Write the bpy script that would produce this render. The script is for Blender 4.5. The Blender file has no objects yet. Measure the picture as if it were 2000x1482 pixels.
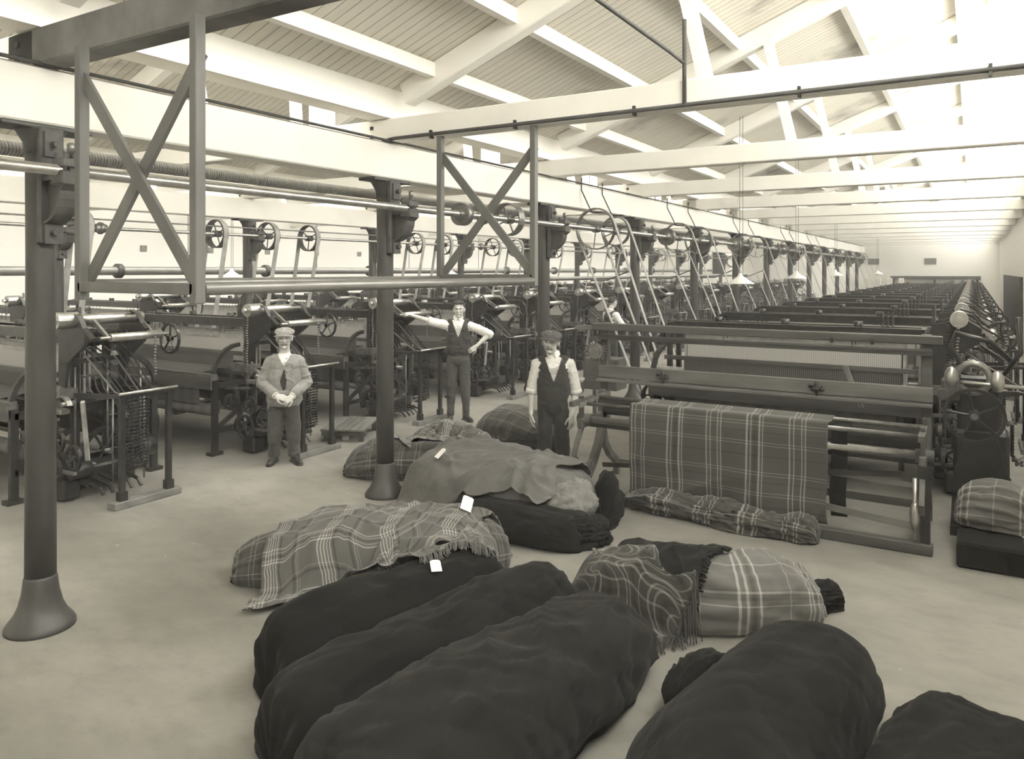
import bpy, bmesh, math, random
from mathutils import Vector, Matrix, noise, Euler
random.seed(7)
PI=math.pi; R=math.radians
S=bpy.context.scene; COL=S.collection
H=2.3; F=1491.0; CA=0.8561; SA=0.5168
# ------------------------------------------------------------ object helpers
def tag(o,label=None,cat=None,group=None,kind=None):
    if label: o['label']=label
    if cat: o['category']=cat
    if group: o['group']=group
    if kind: o['kind']=kind
    return o
def empty(name,loc=(0,0,0),rz=0,label=None,cat=None,group=None):
    o=bpy.data.objects.new(name,None); COL.objects.link(o)
    o.location=loc; o.rotation_euler=(0,0,rz); o.empty_display_size=.1
    return tag(o,label,cat,group)
def copy_tree(o,parent=None):
    c=o.copy(); COL.objects.link(c); c.parent=parent
    for ch in list(o.children): copy_tree(ch,c)
    return c
def basis(d):
    d=Vector(d).normalized()
    up=Vector((0,0,1)) if abs(d.z)<.95 else Vector((0,1,0))
    a=d.cross(up).normalized(); b=a.cross(d).normalized()
    return d,a,b
class MB:
    def __init__(s): s.v=[]; s.f=[]; s.sm=[]; s.uv=None
    def add(s,v,f,smooth=False):
        n=len(s.v); s.v+= [tuple(p) for p in v]; s.f+=[tuple(i+n for i in q) for q in f]; s.sm+=[smooth]*len(f); return s
    def box(s,c,d,rot=None,ch=0.0):
        x,y,z=d[0]/2,d[1]/2,d[2]/2
        if ch>0:
            bm=bmesh.new(); bmesh.ops.create_cube(bm,size=1)
            for v in bm.verts: v.co=Vector((v.co.x*2*x,v.co.y*2*y,v.co.z*2*z))
            bmesh.ops.bevel(bm,geom=bm.edges[:],offset=min(ch,.45*min(d)),segments=1,affect='EDGES')
            vs=[v.co.copy() for v in bm.verts]; fs=[[v.index for v in q.verts] for q in bm.faces]; bm.free()
        else:
            vs=[Vector((i*x,j*y,k*z)) for i in(-1,1) for j in(-1,1) for k in(-1,1)]
            fs=[(0,1,3,2),(4,6,7,5),(0,4,5,1),(2,3,7,6),(0,2,6,4),(1,5,7,3)]
        m=rot if rot else Matrix.Identity(3); c=Vector(c)
        return s.add([m@v+c for v in vs],fs)
    def bar(s,p,q,w,h,up=None,ch=0.0):
        p=Vector(p);q=Vector(q);d=(q-p);L=d.length;d.normalize()
        u=Vector(up) if up else (Vector((0,0,1)) if abs(d.z)<.95 else Vector((0,1,0)))
        a=d.cross(u).normalized(); b=a.cross(d).normalized()
        m=Matrix((d,a,b)).transposed()
        return s.box((p+q)/2,(L,w,h),m,ch)
    def tube(s,pts,r,n=10,caps=True,smooth=True):
        pts=[Vector(p) for p in pts]; rs=r if isinstance(r,(list,tuple)) else [r]*len(pts)
        vs=[];fs=[];pa=None
        for i,p in enumerate(pts):
            d=(pts[min(i+1,len(pts)-1)]-pts[max(i-1,0)])
            if d.length<1e-7: d=Vector((0,0,1))
            d,a,b=basis(d)
            if pa is not None:
                a2=(pa-d*pa.dot(d))
                if a2.length>1e-5: a=a2.normalized(); b=a.cross(d)
            pa=a
            for k in range(n):
                t=2*PI*k/n; vs.append(p+(a*math.cos(t)+b*math.sin(t))*rs[i])
        for i in range(len(pts)-1):
            for k in range(n): fs.append((i*n+k,i*n+(k+1)%n,(i+1)*n+(k+1)%n,(i+1)*n+k))
        s.add(vs,fs,smooth)
        if caps:
            N=len(s.v)-len(vs)
            s.f.append(tuple(N+k for k in reversed(range(n)))); s.sm.append(False)
            s.f.append(tuple(N+(len(pts)-1)*n+k for k in range(n))); s.sm.append(False)
        return s
    def cyl(s,p,q,r,n=16,caps=True): return s.tube([p,q],r,n,caps)
    def lathe(s,prof,o,axis=(0,0,1),n=20,smooth=True,closed=False):
        # prof: list of (r, h) along the axis
        d,a,b=basis(axis); o=Vector(o); vs=[];fs=[]
        for r,h in prof:
            for k in range(n):
                t=2*PI*k/n; vs.append(o+d*h+(a*math.cos(t)+b*math.sin(t))*max(r,1e-4))
        m=len(prof); rng=range(m) if closed else range(m-1)
        for i in rng:
            j=(i+1)%m
            for k in range(n): fs.append((i*n+k,i*n+(k+1)%n,j*n+(k+1)%n,j*n+k))
        s.add(vs,fs,smooth)
        if not closed:
            N=len(s.v)-len(vs)
            if prof[0][0]>1e-3: s.f.append(tuple(N+k for k in reversed(range(n)))); s.sm.append(False)
            if prof[-1][0]>1e-3: s.f.append(tuple(N+(m-1)*n+k for k in range(n))); s.sm.append(False)
        return s
    def ring(s,c,axis,Ro,Ri,w,n=28):
        return s.lathe([(Ri,-w/2),(Ro,-w/2),(Ro,w/2),(Ri,w/2)],c,axis,n,False,True)
    def wheel(s,c,axis,Ro,rim,w,spokes=5,hub=.03,sr=.01,n=28,hubw=None,ph=0):
        s.ring(c,axis,Ro,Ro-rim,w,n)
        d,a,b=basis(axis); c=Vector(c); hw=hubw or w
        s.cyl(c-d*hw/2,c+d*hw/2,hub,12)
        for k in range(spokes):
            t=ph+2*PI*k/spokes; e=a*math.cos(t)+b*math.sin(t)
            s.tube([c+e*hub*.7,c+e*(Ro-rim*.6)],sr,6,False)
        return s
    def sphere(s,c,r,n=12,m=8):
        rr=r if isinstance(r,(tuple,list)) else (r,r,r); c=Vector(c); vs=[];fs=[]
        for i in range(m+1):
            p=PI*i/m
            for k in range(n):
                t=2*PI*k/n; vs.append(c+Vector((rr[0]*math.sin(p)*math.cos(t),rr[1]*math.sin(p)*math.sin(t),rr[2]*math.cos(p))))
        for i in range(m):
            for k in range(n): fs.append((i*n+k,(i+1)*n+k,(i+1)*n+(k+1)%n,i*n+(k+1)%n))
        return s.add(vs,fs,True)
    def prism(s,poly,org,ux,uy,t,smooth=False):
        # flat polygon (2D) extruded by t around its plane
        ux=Vector(ux);uy=Vector(uy);w=ux.cross(uy).normalized();org=Vector(org);n=len(poly)
        vs=[org+ux*p[0]+uy*p[1]-w*t/2 for p in poly]+[org+ux*p[0]+uy*p[1]+w*t/2 for p in poly]
        fs=[tuple(reversed(range(n))),tuple(range(n,2*n))]+[(i,(i+1)%n,n+(i+1)%n,n+i) for i in range(n)]
        return s.add(vs,fs,smooth)
    def strip(s,pts,w,t,side):
        # curved flat bar following pts; w across 'side' direction, t thickness
        side=Vector(side).normalized(); pts=[Vector(p) for p in pts]; vs=[];fs=[]
        for i,p in enumerate(pts):
            d=(pts[min(i+1,len(pts)-1)]-pts[max(i-1,0)]).normalized(); nn=side.cross(d).normalized()
            for a,b in((-1,-1),(1,-1),(1,1),(-1,1)): vs.append(p+side*a*w/2+nn*b*t/2)
        for i in range(len(pts)-1):
            for k in range(4): fs.append((i*4+k,i*4+(k+1)%4,i*4+4+(k+1)%4,i*4+4+k))
        n=(len(pts)-1)*4
        fs+=[(3,2,1,0),(n,n+1,n+2,n+3)]
        return s.add(vs,fs)
    def grid(s,nu,nv,fn,smooth=True,uvfn=None):
        vs=[];N=len(s.v)
        for i in range(nu+1):
            for j in range(nv+1): vs.append(fn(i/nu,j/nv))
        fs=[(i*(nv+1)+j,(i+1)*(nv+1)+j,(i+1)*(nv+1)+j+1,i*(nv+1)+j+1) for i in range(nu) for j in range(nv)]
        return s.add(vs,fs,smooth)
    def build(s,name,mat,parent=None,loc=None,fix=True):
        me=bpy.data.meshes.new(name); me.from_pydata(s.v,[],s.f); me.update()
        me.polygons.foreach_set('use_smooth',s.sm)
        if fix:
            bm=bmesh.new(); bm.from_mesh(me); bmesh.ops.recalc_face_normals(bm,faces=bm.faces); bm.to_mesh(me); bm.free()
        me.materials.append(mat)
        if s.uv:
            ul=me.uv_layers.new(name='UVMap')
            for l in me.loops: ul.data[l.index].uv=s.uv[l.vertex_index]
        o=bpy.data.objects.new(name,me); COL.objects.link(o)
        if parent: o.parent=parent
        if loc: o.location=loc
        return o
def arc(c,r,a0,a1,n,ax=(1,0,0),ay=(0,0,1),ry=None):
    c=Vector(c);ax=Vector(ax);ay=Vector(ay); ry=ry or r
    return [c+ax*r*math.cos(R(a0+(a1-a0)*i/n))+ay*ry*math.sin(R(a0+(a1-a0)*i/n)) for i in range(n+1)]
# ------------------------------------------------------------ materials
def sep(g): return (g,g*.985,g*.945,1)
class NT:
    def __init__(s,name):
        s.m=bpy.data.materials.new(name); s.m.use_nodes=True; s.t=s.m.node_tree; s.t.nodes.clear()
        s.o=s.n('ShaderNodeOutputMaterial'); s.b=s.n('ShaderNodeBsdfPrincipled'); s.l(s.b.outputs[0],s.o.inputs[0])
    def n(s,t,**k):
        x=s.t.nodes.new(t)
        for a,b in k.items(): setattr(x,a,b)
        return x
    def l(s,a,b): s.t.links.new(a,b)
    def coord(s,kind='Object',scale=(1,1,1),rot=(0,0,0)):
        c=s.n('ShaderNodeTexCoord'); m=s.n('ShaderNodeMapping'); m.inputs['Scale'].default_value=scale; m.inputs['Rotation'].default_value=rot
        s.l(c.outputs[kind],m.inputs[0]); return m.outputs[0]
    def noise(s,vec,scale,detail=4,rough=.55):
        x=s.n('ShaderNodeTexNoise'); x.inputs['Scale'].default_value=scale; x.inputs['Detail'].default_value=detail; x.inputs['Roughness'].default_value=rough
        s.l(vec,x.inputs['Vector']); return x.outputs[0]
    def ramp(s,fac,stops,interp='LINEAR'):
        x=s.n('ShaderNodeValToRGB'); x.color_ramp.interpolation=interp; e=x.color_ramp.elements
        e[0].position=stops[0][0]; e[0].color=stops[0][1] if isinstance(stops[0][1],tuple) else sep(stops[0][1])
        e[1].position=stops[-1][0]; e[1].color=stops[-1][1] if isinstance(stops[-1][1],tuple) else sep(stops[-1][1])
        for p,c in stops[1:-1]:
            q=e.new(p); q.color=c if isinstance(c,tuple) else sep(c)
        s.l(fac,x.inputs[0]); return x.outputs[0]
    def mix(s,a,b,fac,mode='MIX'):
        x=s.n('ShaderNodeMix',data_type='RGBA',blend_type=mode)
        if isinstance(fac,float): x.inputs[0].default_value=fac
        else: s.l(fac,x.inputs[0])
        for i,c in((6,a),(7,b)):
            if isinstance(c,tuple): x.inputs[i].default_value=c
            else: s.l(c,x.inputs[i])
        return x.outputs[2]
    def math(s,op,a,b=None):
        x=s.n('ShaderNodeMath',operation=op)
        for i,c in enumerate((a,b)):
            if c is None: continue
            if isinstance(c,(int,float)): x.inputs[i].default_value=c
            else: s.l(c,x.inputs[i])
        return x.outputs[0]
    def bump(s,h,strength=.3,dist=.01):
        x=s.n('ShaderNodeBump'); x.inputs['Strength'].default_value=strength; x.inputs['Distance'].default_value=dist
        s.l(h,x.inputs['Height']); s.l(x.outputs[0],s.b.inputs['Normal'])
    def set(s,color=None,rough=.6,metal=0,spec=.5,sheen=0):
        if color is not None:
            if isinstance(color,tuple): s.b.inputs['Base Color'].default_value=color
            else: s.l(color,s.b.inputs['Base Color'])
        s.b.inputs['Roughness'].default_value=rough; s.b.inputs['Metallic'].default_value=metal
        s.b.inputs['Specular IOR Level'].default_value=spec
        if sheen: s.b.inputs['Sheen Weight'].default_value=sheen; s.b.inputs['Sheen Roughness'].default_value=.5
        return s.m
def simple(name,g,rough=.6,metal=0,spec=.5,var=.25,sc=8,bump=.15,sheen=0,stretch=(1,1,1)):
    t=NT(name); v=t.coord('Object',stretch); f=t.noise(v,sc,5)
    c=t.ramp(f,[(.3,g*(1-var)),(.7,g*(1+var))]); 
    if bump: t.bump(t.noise(v,sc*6,3),bump,.004)
    return t.set(c,rough,metal,spec,sheen)
M={}
M['iron']=simple('black_iron',.022,.38,0,.55,.5,12)
M['iron2']=simple('oily_iron',.035,.28,.3,.6,.5,14)
M['ironc']=simple('painted_column_iron',.06,.42,0,.5,.3,5,.1,0,(1,1,.25))
M['ironb']=simple('bracket_iron',.085,.5,0,.4,.35,9,.2)
M['steel']=simple('polished_steel',.50,.28,.85,.5,.2,12,.05)
M['steeld']=simple('dull_steel',.26,.38,.75,.5,.3,12,.1)
M['tube']=simple('painted_steel_tube',.25,.3,.35,.5,.12,6,.03)
M['fwood']=simple('painted_frame_wood',.15,.55,0,.4,.2,5,.08,0,(1,1,.2))
M['wood']=simple('dark_rail_wood',.085,.5,0,.4,.35,9,.2,0,(.12,1,1))
M['woodm']=simple('worn_plank_wood',.16,.65,0,.3,.35,8,.25,0,(.15,1,1))
M['woodl']=simple('pale_wood',.38,.6,0,.3,.25,9,.2)
M['cast']=simple('worn_cast_frame',.13,.5,0,.4,.45,6,.15)
M['rope']=None
t=NT('rope_lagging'); v=t.coord('Object'); w=t.n('ShaderNodeTexWave',wave_type='BANDS',bands_direction='Y'); w.inputs['Scale'].default_value=14; w.inputs['Distortion'].default_value=1.5; t.l(v,w.inputs[0]); t.bump(w.outputs[1],.8,.02)
M['rope']=t.set(t.ramp(w.outputs[1],[(0,.3),(1,.5)]),.9,0,.1)
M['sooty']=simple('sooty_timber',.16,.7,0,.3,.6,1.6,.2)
M['belt']=simple('leather_belt',.36,.55,0,.4,.25,6,.1)
M['lamp']=simple('enamel_shade_white',.85,.35,0,.5,.03,5,0)
M['cord']=simple('dark_cord',.06,.7)
M['skin']=simple('skin',.56,.5,0,.4,.08,14,.1)
M['hair']=simple('dark_hair',.05,.6,0,.4,.4,40,.6)
M['hairg']=simple('grey_hair',.26,.6,0,.4,.3,40,.6)
M['eye']=simple('eye_dark',.03,.2)
M['mouth']=simple('lip',.2,.5)
def fabric(name,g,var=.18,sc=5,weave=500,b=.25,sheen=.15):
    t=NT(name); v=t.coord('Object'); f=t.noise(v,sc,6,.6); c=t.ramp(f,[(.3,g*(1-var)),(.7,g*(1+var))])
    cr=t.math('ABSOLUTE',t.math('SUBTRACT',t.noise(t.coord('Object',(1,.55,1.2),(0,0,.5)),3.2,3,.45),.5)); cr=t.math('MULTIPLY',t.math('MINIMUM',cr,.07),6.0)
    h=t.math('ADD',cr,t.math('MULTIPLY',t.noise(v,weave/6,3,.7),.05)); t.bump(h,b*1.2,.03)
    return t.set(c,.9,0,.12,sheen)
M['shirt']=fabric('white_shirt',.78,.05)
M['collar']=fabric('collar_cotton',.85,.03)
M['vest']=fabric('dark_waistcoat_wool',.055,.2)
M['trou']=fabric('trouser_wool',.05,.2)
M['trou2']=fabric('trouser_wool_brown',.075,.2)
M['jack']=fabric('faded_work_jacket',.26,.18,9)
M['cap1']=fabric('light_tweed_cap',.24,.15,30)
M['cap2']=fabric('dark_tweed_cap',.1,.15,30)
M['boot']=simple('boot_leather',.045,.4,0,.5,.4,12)
M['tagp']=fabric('paper_tag',.88,.02)
M['black']=fabric('black_wool',.011,.35,3,400,.35,.04)
M['black2']=fabric('charcoal_wool',.014,.35,3,400,.35,.04)
M['char']=fabric('dark_grey_wool',.018,.3,3,400,.35,.05)
M['greyc']=fabric('grey_wool_cloth',.14,.18,4,300,.25)
M['rag']=fabric('pale_rag_ends',.2,.25,9,300,.3)
M['warp']=None
def striped(name,g0,g1,axis,per,rough=.8):
    t=NT(name); v=t.coord('Object'); s=t.n('ShaderNodeSeparateXYZ'); t.l(v,s.inputs[0])
    f=t.math('FRACT',t.math('MULTIPLY',s.outputs[axis],1/per)); c=t.ramp(f,[(0,g0),(.45,g1),(.55,g1),(1,g0)])
    return t.set(c,rough,0,.2)
M['warp']=striped('warp_threads',.03,.07,0,.012)
M['cottonw']=striped('heald_cotton',.32,.58,0,.02)
M['heald']=striped('heald_wires',.03,.16,0,.022)
M['webcloth']=striped('woven_web',.065,.09,0,.2)
# plaid: two colour ramps over UV metres, averaged as warp and weft are
def plaid(name,base,ustops,vstops,pu=.5,pv=.5,dist=0.0):
    t=NT(name); uv=t.n('ShaderNodeTexCoord').outputs['UV']
    s=t.n('ShaderNodeSeparateXYZ'); t.l(uv,s.inputs[0])
    def side(out,stops,per):
        fr=t.math('FRACT',t.math('MULTIPLY',out,1/per)); st=[(0.0,base)]
        for c,w,g in stops:
            st+=[(c-w/2,g),(c+w/2,base)]
        st.append((1.0,base)); st.sort(key=lambda q:q[0])
        return t.ramp(fr,st,'CONSTANT')
    a=side(s.outputs[0],ustops,pu); b=side(s.outputs[1],vstops,pv)
    c=t.mix(a,b,.5)
    ob=t.coord('UV'); nz=t.noise(ob,60,3,.7); c2=t.mix(c,t.ramp(nz,[(.2,.75),(.8,1.0)]),.35,'MULTIPLY')
    t.bump(t.noise(ob,300,2,.6),.2,.002)
    return t.set(c2,.9,0,.12,.2)
M['plaidA']=plaid('light_plaid',.13,[(.07,.02,.6),(.12,.018,.6),(.17,.02,.55),(.22,.018,.6),(.27,.018,.55),(.33,.03,.04),(.58,.05,.045),(.64,.015,.35),(.68,.015,.3)],[(.1,.025,.55),(.15,.015,.4),(.2,.03,.04),(.26,.015,.4),(.32,.02,.55),(.62,.05,.045),(.7,.015,.3)],.46,.42)
M['plaidB']=plaid('hanging_tartan',.09,[(.06,.014,.5),(.11,.014,.5),(.15,.07,.04),(.2,.014,.5),(.24,.014,.45),(.56,.024,.5),(.61,.014,.45),(.66,.05,.05),(.71,.02,.5),(.75,.014,.45)],[(.1,.012,.42),(.16,.012,.4),(.3,.03,.05),(.5,.012,.4),(.56,.012,.4),(.78,.03,.05)],.74,.44)
M['plaidC']=plaid('dark_tartan',.07,[(.1,.02,.3),(.2,.02,.35),(.3,.08,.035),(.55,.02,.3),(.65,.02,.3)],[(.1,.02,.3),(.22,.03,.3),(.5,.1,.035),(.75,.02,.3)],.36,.36)
M['plaidD']=plaid('checked_shawl',.09,[(.1,.05,.38),(.25,.05,.38),(.4,.05,.03),(.6,.05,.38),(.75,.05,.38),(.9,.05,.03)],[(.1,.05,.38),(.25,.05,.38),(.4,.05,.03),(.6,.05,.38),(.8,.05,.32)],.24,.24)
M['plaidC2']=plaid('scarf_tartan',.06,[(.12,.06,.28),(.3,.06,.28),(.55,.12,.03),(.8,.05,.25)],[(.12,.06,.28),(.3,.06,.28),(.55,.12,.03),(.8,.05,.25)],.3,.3)
M['plaidE']=plaid('pale_check_tartan',.15,[(.12,.03,.55),(.2,.03,.5),(.27,.05,.06),(.34,.03,.55),(.75,.02,.4)],[(.12,.02,.45),(.22,.04,.08),(.3,.03,.45),(.7,.02,.4)],.4,.36)
# structure materials
t=NT('white_painted_timber'); v=t.coord('Object'); a=t.ramp(t.noise(v,1.2,6,.6),[(.2,.78),(.5,.88),(1,.9)]); d=t.ramp(t.noise(v,2.2,8,.75),[(.22,.4),(.31,1.0)])
t.bump(t.noise(t.coord('Object',(1,6,6)),8,5,.6),.12,.004); M['white']=t.set(t.mix(a,d,.5,'MULTIPLY'),.55,0,.3)
t=NT('whitewashed_brick'); v=t.coord('Object',(1,1,1),(R(90),0,0)); br=t.n('ShaderNodeTexBrick'); br.inputs['Scale'].default_value=4.4; br.inputs['Mortar Size'].default_value=.01
for i in (1,2): br.inputs[i].default_value=sep(.92)
br.inputs[3].default_value=sep(.84); t.l(v,br.inputs[0]); t.bump(br.outputs[1],.15,.004); M['wall']=t.set(br.outputs[0],.8,0,.2)
t=NT('ceiling_boards'); v=t.coord('Object'); s_=t.n('ShaderNodeSeparateXYZ'); t.l(v,s_.inputs[0])
fy=t.math('FRACT',t.math('MULTIPLY',s_.outputs[1],1/.115)); g=t.ramp(fy,[(0,.45),(.05,.45),(.10,1.0),(.97,1.0),(1,.45)])
n1=t.noise(t.coord('Object',(.35,4,1)),3,6,.7); a=t.ramp(n1,[(.25,.64),(.5,.76),(.8,.82)]); n2=t.noise(t.coord('Object',(1,1,1)),.55,5,.6); st=t.ramp(n2,[(.30,.35),(.42,.95),(.6,1.0)])
c=t.mix(a,g,1.0,'MULTIPLY'); c=t.mix(c,st,.85,'MULTIPLY'); t.bump(g,.3,.006); M['board']=t.set(c,.7,0,.2)
t=NT('worn_concrete'); v=t.coord('Object',(.6,1,1),(0,0,.5)); n1=t.noise(v,.5,7,.62); n2=t.noise(v,5,8,.7); n3=t.noise(v,60,3,.6)
a=t.ramp(n1,[(.30,.17),(.47,.26),(.62,.36)]); b=t.ramp(n2,[(.25,.68),(.5,.92),(.75,1.0)]); c=t.mix(a,b,.8,'MULTIPLY'); sp=t.ramp(n3,[(.25,.8),(.4,1.0)]); c=t.mix(c,sp,.5,'MULTIPLY')
fl=t.n('ShaderNodeTexVoronoi'); fl.inputs['Scale'].default_value=3.5; t.l(t.coord('Object'),fl.inputs[0]); ff=t.ramp(fl.outputs[0],[(0,1.0),(.045,1.0),(.06,0.0),(1,0.0)])
c=t.mix(c,sep(.62),t.math('MULTIPLY',ff,.35)); t.bump(n2,.15,.006); M['floor']=t.set(c,.62,0,.35)
t=NT('window_glass'); t.t.nodes.remove(t.b); tr=t.n('ShaderNodeBsdfTransparent'); gl=t.n('ShaderNodeBsdfGlossy'); gl.inputs['Roughness'].default_value=.05
mx=t.n('ShaderNodeMixShader'); mx.inputs[0].default_value=.06; t.l(tr.outputs[0],mx.inputs[1]); t.l(gl.outputs[0],mx.inputs[2]); t.l(mx.outputs[0],t.o.inputs[0]); M['glass']=t.m
M['lino']=simple('dark_opening',.02,.9)
EXPO=3.6; HAZE=.007
# ============================================================ SETTING
YS=[2.65+3.38*k for k in range(13)]
Y0,Y1=-3.0,45.5
def struct(o): o['kind']='structure'; return o
struct(MB().box((-8.2,21.2,-.05),(19.2,49,.1)).build('floor',M['floor']))
struct(MB().box((-17.55,21.25,3.3),(.2,48.5,6.6)).build('wall_left',M['wall']))
struct(MB().box((1.25,21.25,2.1),(.2,48.5,4.2)).build('wall_right',M['wall']))
struct(MB().box((-8.15,-3.0,3.3),(18.6,.2,6.6)).build('wall_front',M['wall']))
struct(MB().box((-8.15,45.6,3.3),(18.6,.2,6.6)).build('wall_back',M['wall']))
struct(MB().box((-8.15,45.47,.09),(18.4,.05,.18)).build('baseboard_back',M['wood']))
def zb(X,v): return 4.135+.385*(X-v-.14)
VAL=[-5.16,-11.30,-17.44]
for i,v in enumerate(VAL):
    m=MB(); xa,xb=v+.12,v+5.36
    m.prism([(xa,zb(xa,v)),(xb,zb(xb,v)),(xb,zb(xb,v)+.05),(xa,zb(xa,v)+.05)],(0,(Y0+Y1)/2,0),(1,0,0),(0,0,1),Y1-Y0)
    struct(m.build('ceiling',M['board']))
    # valley gutter box
    struct(MB().box((v,(Y0+Y1)/2,3.985),(.27,Y1-Y0,.30)).build('trim_%d'%(i+1),M['white']))
    # north light: glazing bars, then the panes
    m=MB(); p0=Vector((v+5.38,0,6.12)); p1=Vector((v+6.06,0,4.15)); 
    for y in [Y0+.05+.56*k for k in range(int((Y1-Y0)/.56)+1)]: m.bar(p0+Vector((0,y,0)),p1+Vector((0,y,0)),.035,.06,(0,1,0))
    for f in (0,.5,1): 
        q=p0.lerp(p1,f); m.box((q.x,(Y0+Y1)/2,q.z),(.06,Y1-Y0,.08))
    w=struct(m.build('window_%d'%(i+1),M['white']))
    g=MB().add([(p0.x+.01,Y0,p0.z),(p1.x+.01,Y0,p1.z),(p1.x+.01,Y1,p1.z),(p0.x+.01,Y1,p0.z)],[(0,1,2,3)]).build('pane',M['glass'],w)
struct(MB().box((1.0,(Y0+Y1)/2,3.985),(.27,Y1-Y0,.30)).build('trim_4',M['white']))
# purlins: every one a timber of its own
for i,v in enumerate(VAL):
    bay=['right-hand','middle','far left'][i]
    for j,x in enumerate((.61,1.54,2.66,3.81,4.96)):
        X=v+x; m=MB(); z=zb(X,v)-.068
        m.box((X+.04,(Y0+Y1)/2,z),(.085,Y1-Y0,.136),Matrix.Rotation(-math.atan(.385)*.0,3,'Y'))
        tag(m.build('roof_purlin',M['white']),'%s white roof purlin above the gutter under the %s roof slope'%(['lowest','second','third','fourth','highest'][j],bay),'purlin','purlins under the board roof')
# trusses
def truss():
    root=empty('roof_truss')
    mt=M['white']
    MB().box((2.99,0,3.715),(6.45,.17,.23),ch=.012).build('tie_beam',mt,root)
    a=math.atan(.385)
    x0,x1=.28,5.24; zc=lambda x:4.135+.385*(x-.14)-.13
    MB().bar((x0,0,zc(x0)),(x1,0,zc(x1)),.15,.235,ch=.012).build('rafter',mt,root)
    MB().bar((3.33,0,3.83),(3.06,0,zc(3.06)-.09),.10,.13,(0,1,0)).build('strut',mt,root)
    MB().bar((4.87,0,3.83),(4.72,0,zc(4.72)-.09),.09,.10,(0,1,0)).build('strut',mt,root)
    for dx in (5.17,5.33): MB().box((dx,0,4.95),(.07,.16,2.24)).build('post',mt,root)
    for dz in (-.04,.05): MB().box((-.1,-.09,3.7+dz),(.035,.02,.035)).build('bolt',M['iron'],root)
    return root
TR=truss(); first=True
for i,v in enumerate(VAL):
    bay=['right-hand roof bay','middle roof bay','far left roof bay'][i]
    for k,y in enumerate(YS):
        if i==2 and k%1: continue
        t_=TR if first else copy_tree(TR); first=False
        t_.location=(v,y,0)
        if i==0 and k==0: SOOT=t_
        tag(t_,'white timber roof truss in the %s, %s from the camera'%(bay,['first','second','third','fourth','fifth','sixth','seventh','eighth','ninth','tenth','eleventh','twelfth','thirteenth'][k]),'roof truss','roof trusses')
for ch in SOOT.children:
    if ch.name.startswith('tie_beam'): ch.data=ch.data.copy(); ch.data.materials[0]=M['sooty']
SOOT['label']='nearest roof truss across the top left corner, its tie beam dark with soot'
# girders on the column rows
for v,nm in ((-5.16,'near'),(-11.30,'far')):
    tag(MB().box((v-.01,(Y0+Y1)/2,3.41),(.26,Y1-Y0,.36),ch=.012).build('girder',M['white']),'long white timber girder on top of the %s row of iron columns'%nm,'beam')
# columns
def column():
    r=empty('iron_column')
    MB().lathe([(.092,.30),(.088,1.2),(.084,2.4),(.088,3.16)],(0,0,0),n=24).build('shaft',M['ironc'],r)
    MB().lathe([(.205,0),(.205,.02),(.19,.045),(.155,.09),(.128,.15),(.108,.23),(.098,.32),(.09,.34)],(0,0,0),n=28).build('base',M['ironc'],r)
    m=MB().lathe([(.088,3.05),(.10,3.12),(.14,3.19),(.15,3.2)],(0,0,0),n=20); m.box((0,0,3.215),(.22,.56,.03),ch=.006); m.build('capital',M['ironc'],r)
    m=MB().box((.115,0,2.84),(.05,.15,.74),ch=.008); m.box((.145,0,3.1),(.03,.11,.16)); m.box((.145,0,2.54),(.03,.11,.14))
    m.cyl((.14,0,3.10),(.20,0,3.10),.022,8); m.cyl((.14,0,2.54),(.20,0,2.54),.022,8)
    pl=m.build('mounting_plate',M['ironb'],r)
    out=[(.13,2.60)]+[(.13+.20*math.sin(R(a)),2.60+.20*(1-math.cos(R(a)))) for a in range(15,91,15)]+[(.385,2.84),(.385,2.93),(.26,2.93),(.2,2.97),(.13,2.98)]
    m=MB().prism(out,(0,0,0),(1,0,0),(0,0,1),.05); m.strip([(p[0],0,p[1]) for p in out[:8]],.12,.018,(0,1,0))
    m.box((.22,0,2.88),(.2,.12,.03)); m.build('hanger_bracket',M['ironb'],r)
    m=MB().box((.32,0,2.875),(.13,.15,.09),ch=.01); m.box((.32,0,2.965),(.12,.14,.06),ch=.01)
    for sx in(-.05,.05): m.cyl((.32+sx,-.045,2.9),(.32+sx,-.045,3.03),.012,8)
    b=m.build('bearing',M['ironb'],r)
    MB().lathe([(.008,2.99),(.008,3.03),(.024,3.035),(.024,3.09),(.012,3.10)],(.32,.02,0),n=12).build('oil_cup',M['steeld'],b)
    return r
C0=column(); ORD=['first','second','third','fourth','fifth','sixth','seventh','eighth','ninth','tenth','eleventh','twelfth','thirteenth']
for ri,v in enumerate((-5.16,-11.30)):
    for k,y in enumerate(YS):
        c=C0 if (ri==0 and k==0) else copy_tree(C0)
        c.location=(v,y,0)
        special={(0,0):'nearest dark iron column at the left edge, flared base fully on the floor',(0,1):'second iron column, standing behind the heaped grey cloth and plaid bale',(0,2):'third iron column, just behind the bareheaded and moustached men'}
        tag(c,special.get((ri,k),'round iron column with a shaft bracket, %s of the %s row'%(ORD[k],['near','far'][ri])),'column','iron columns')
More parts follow.
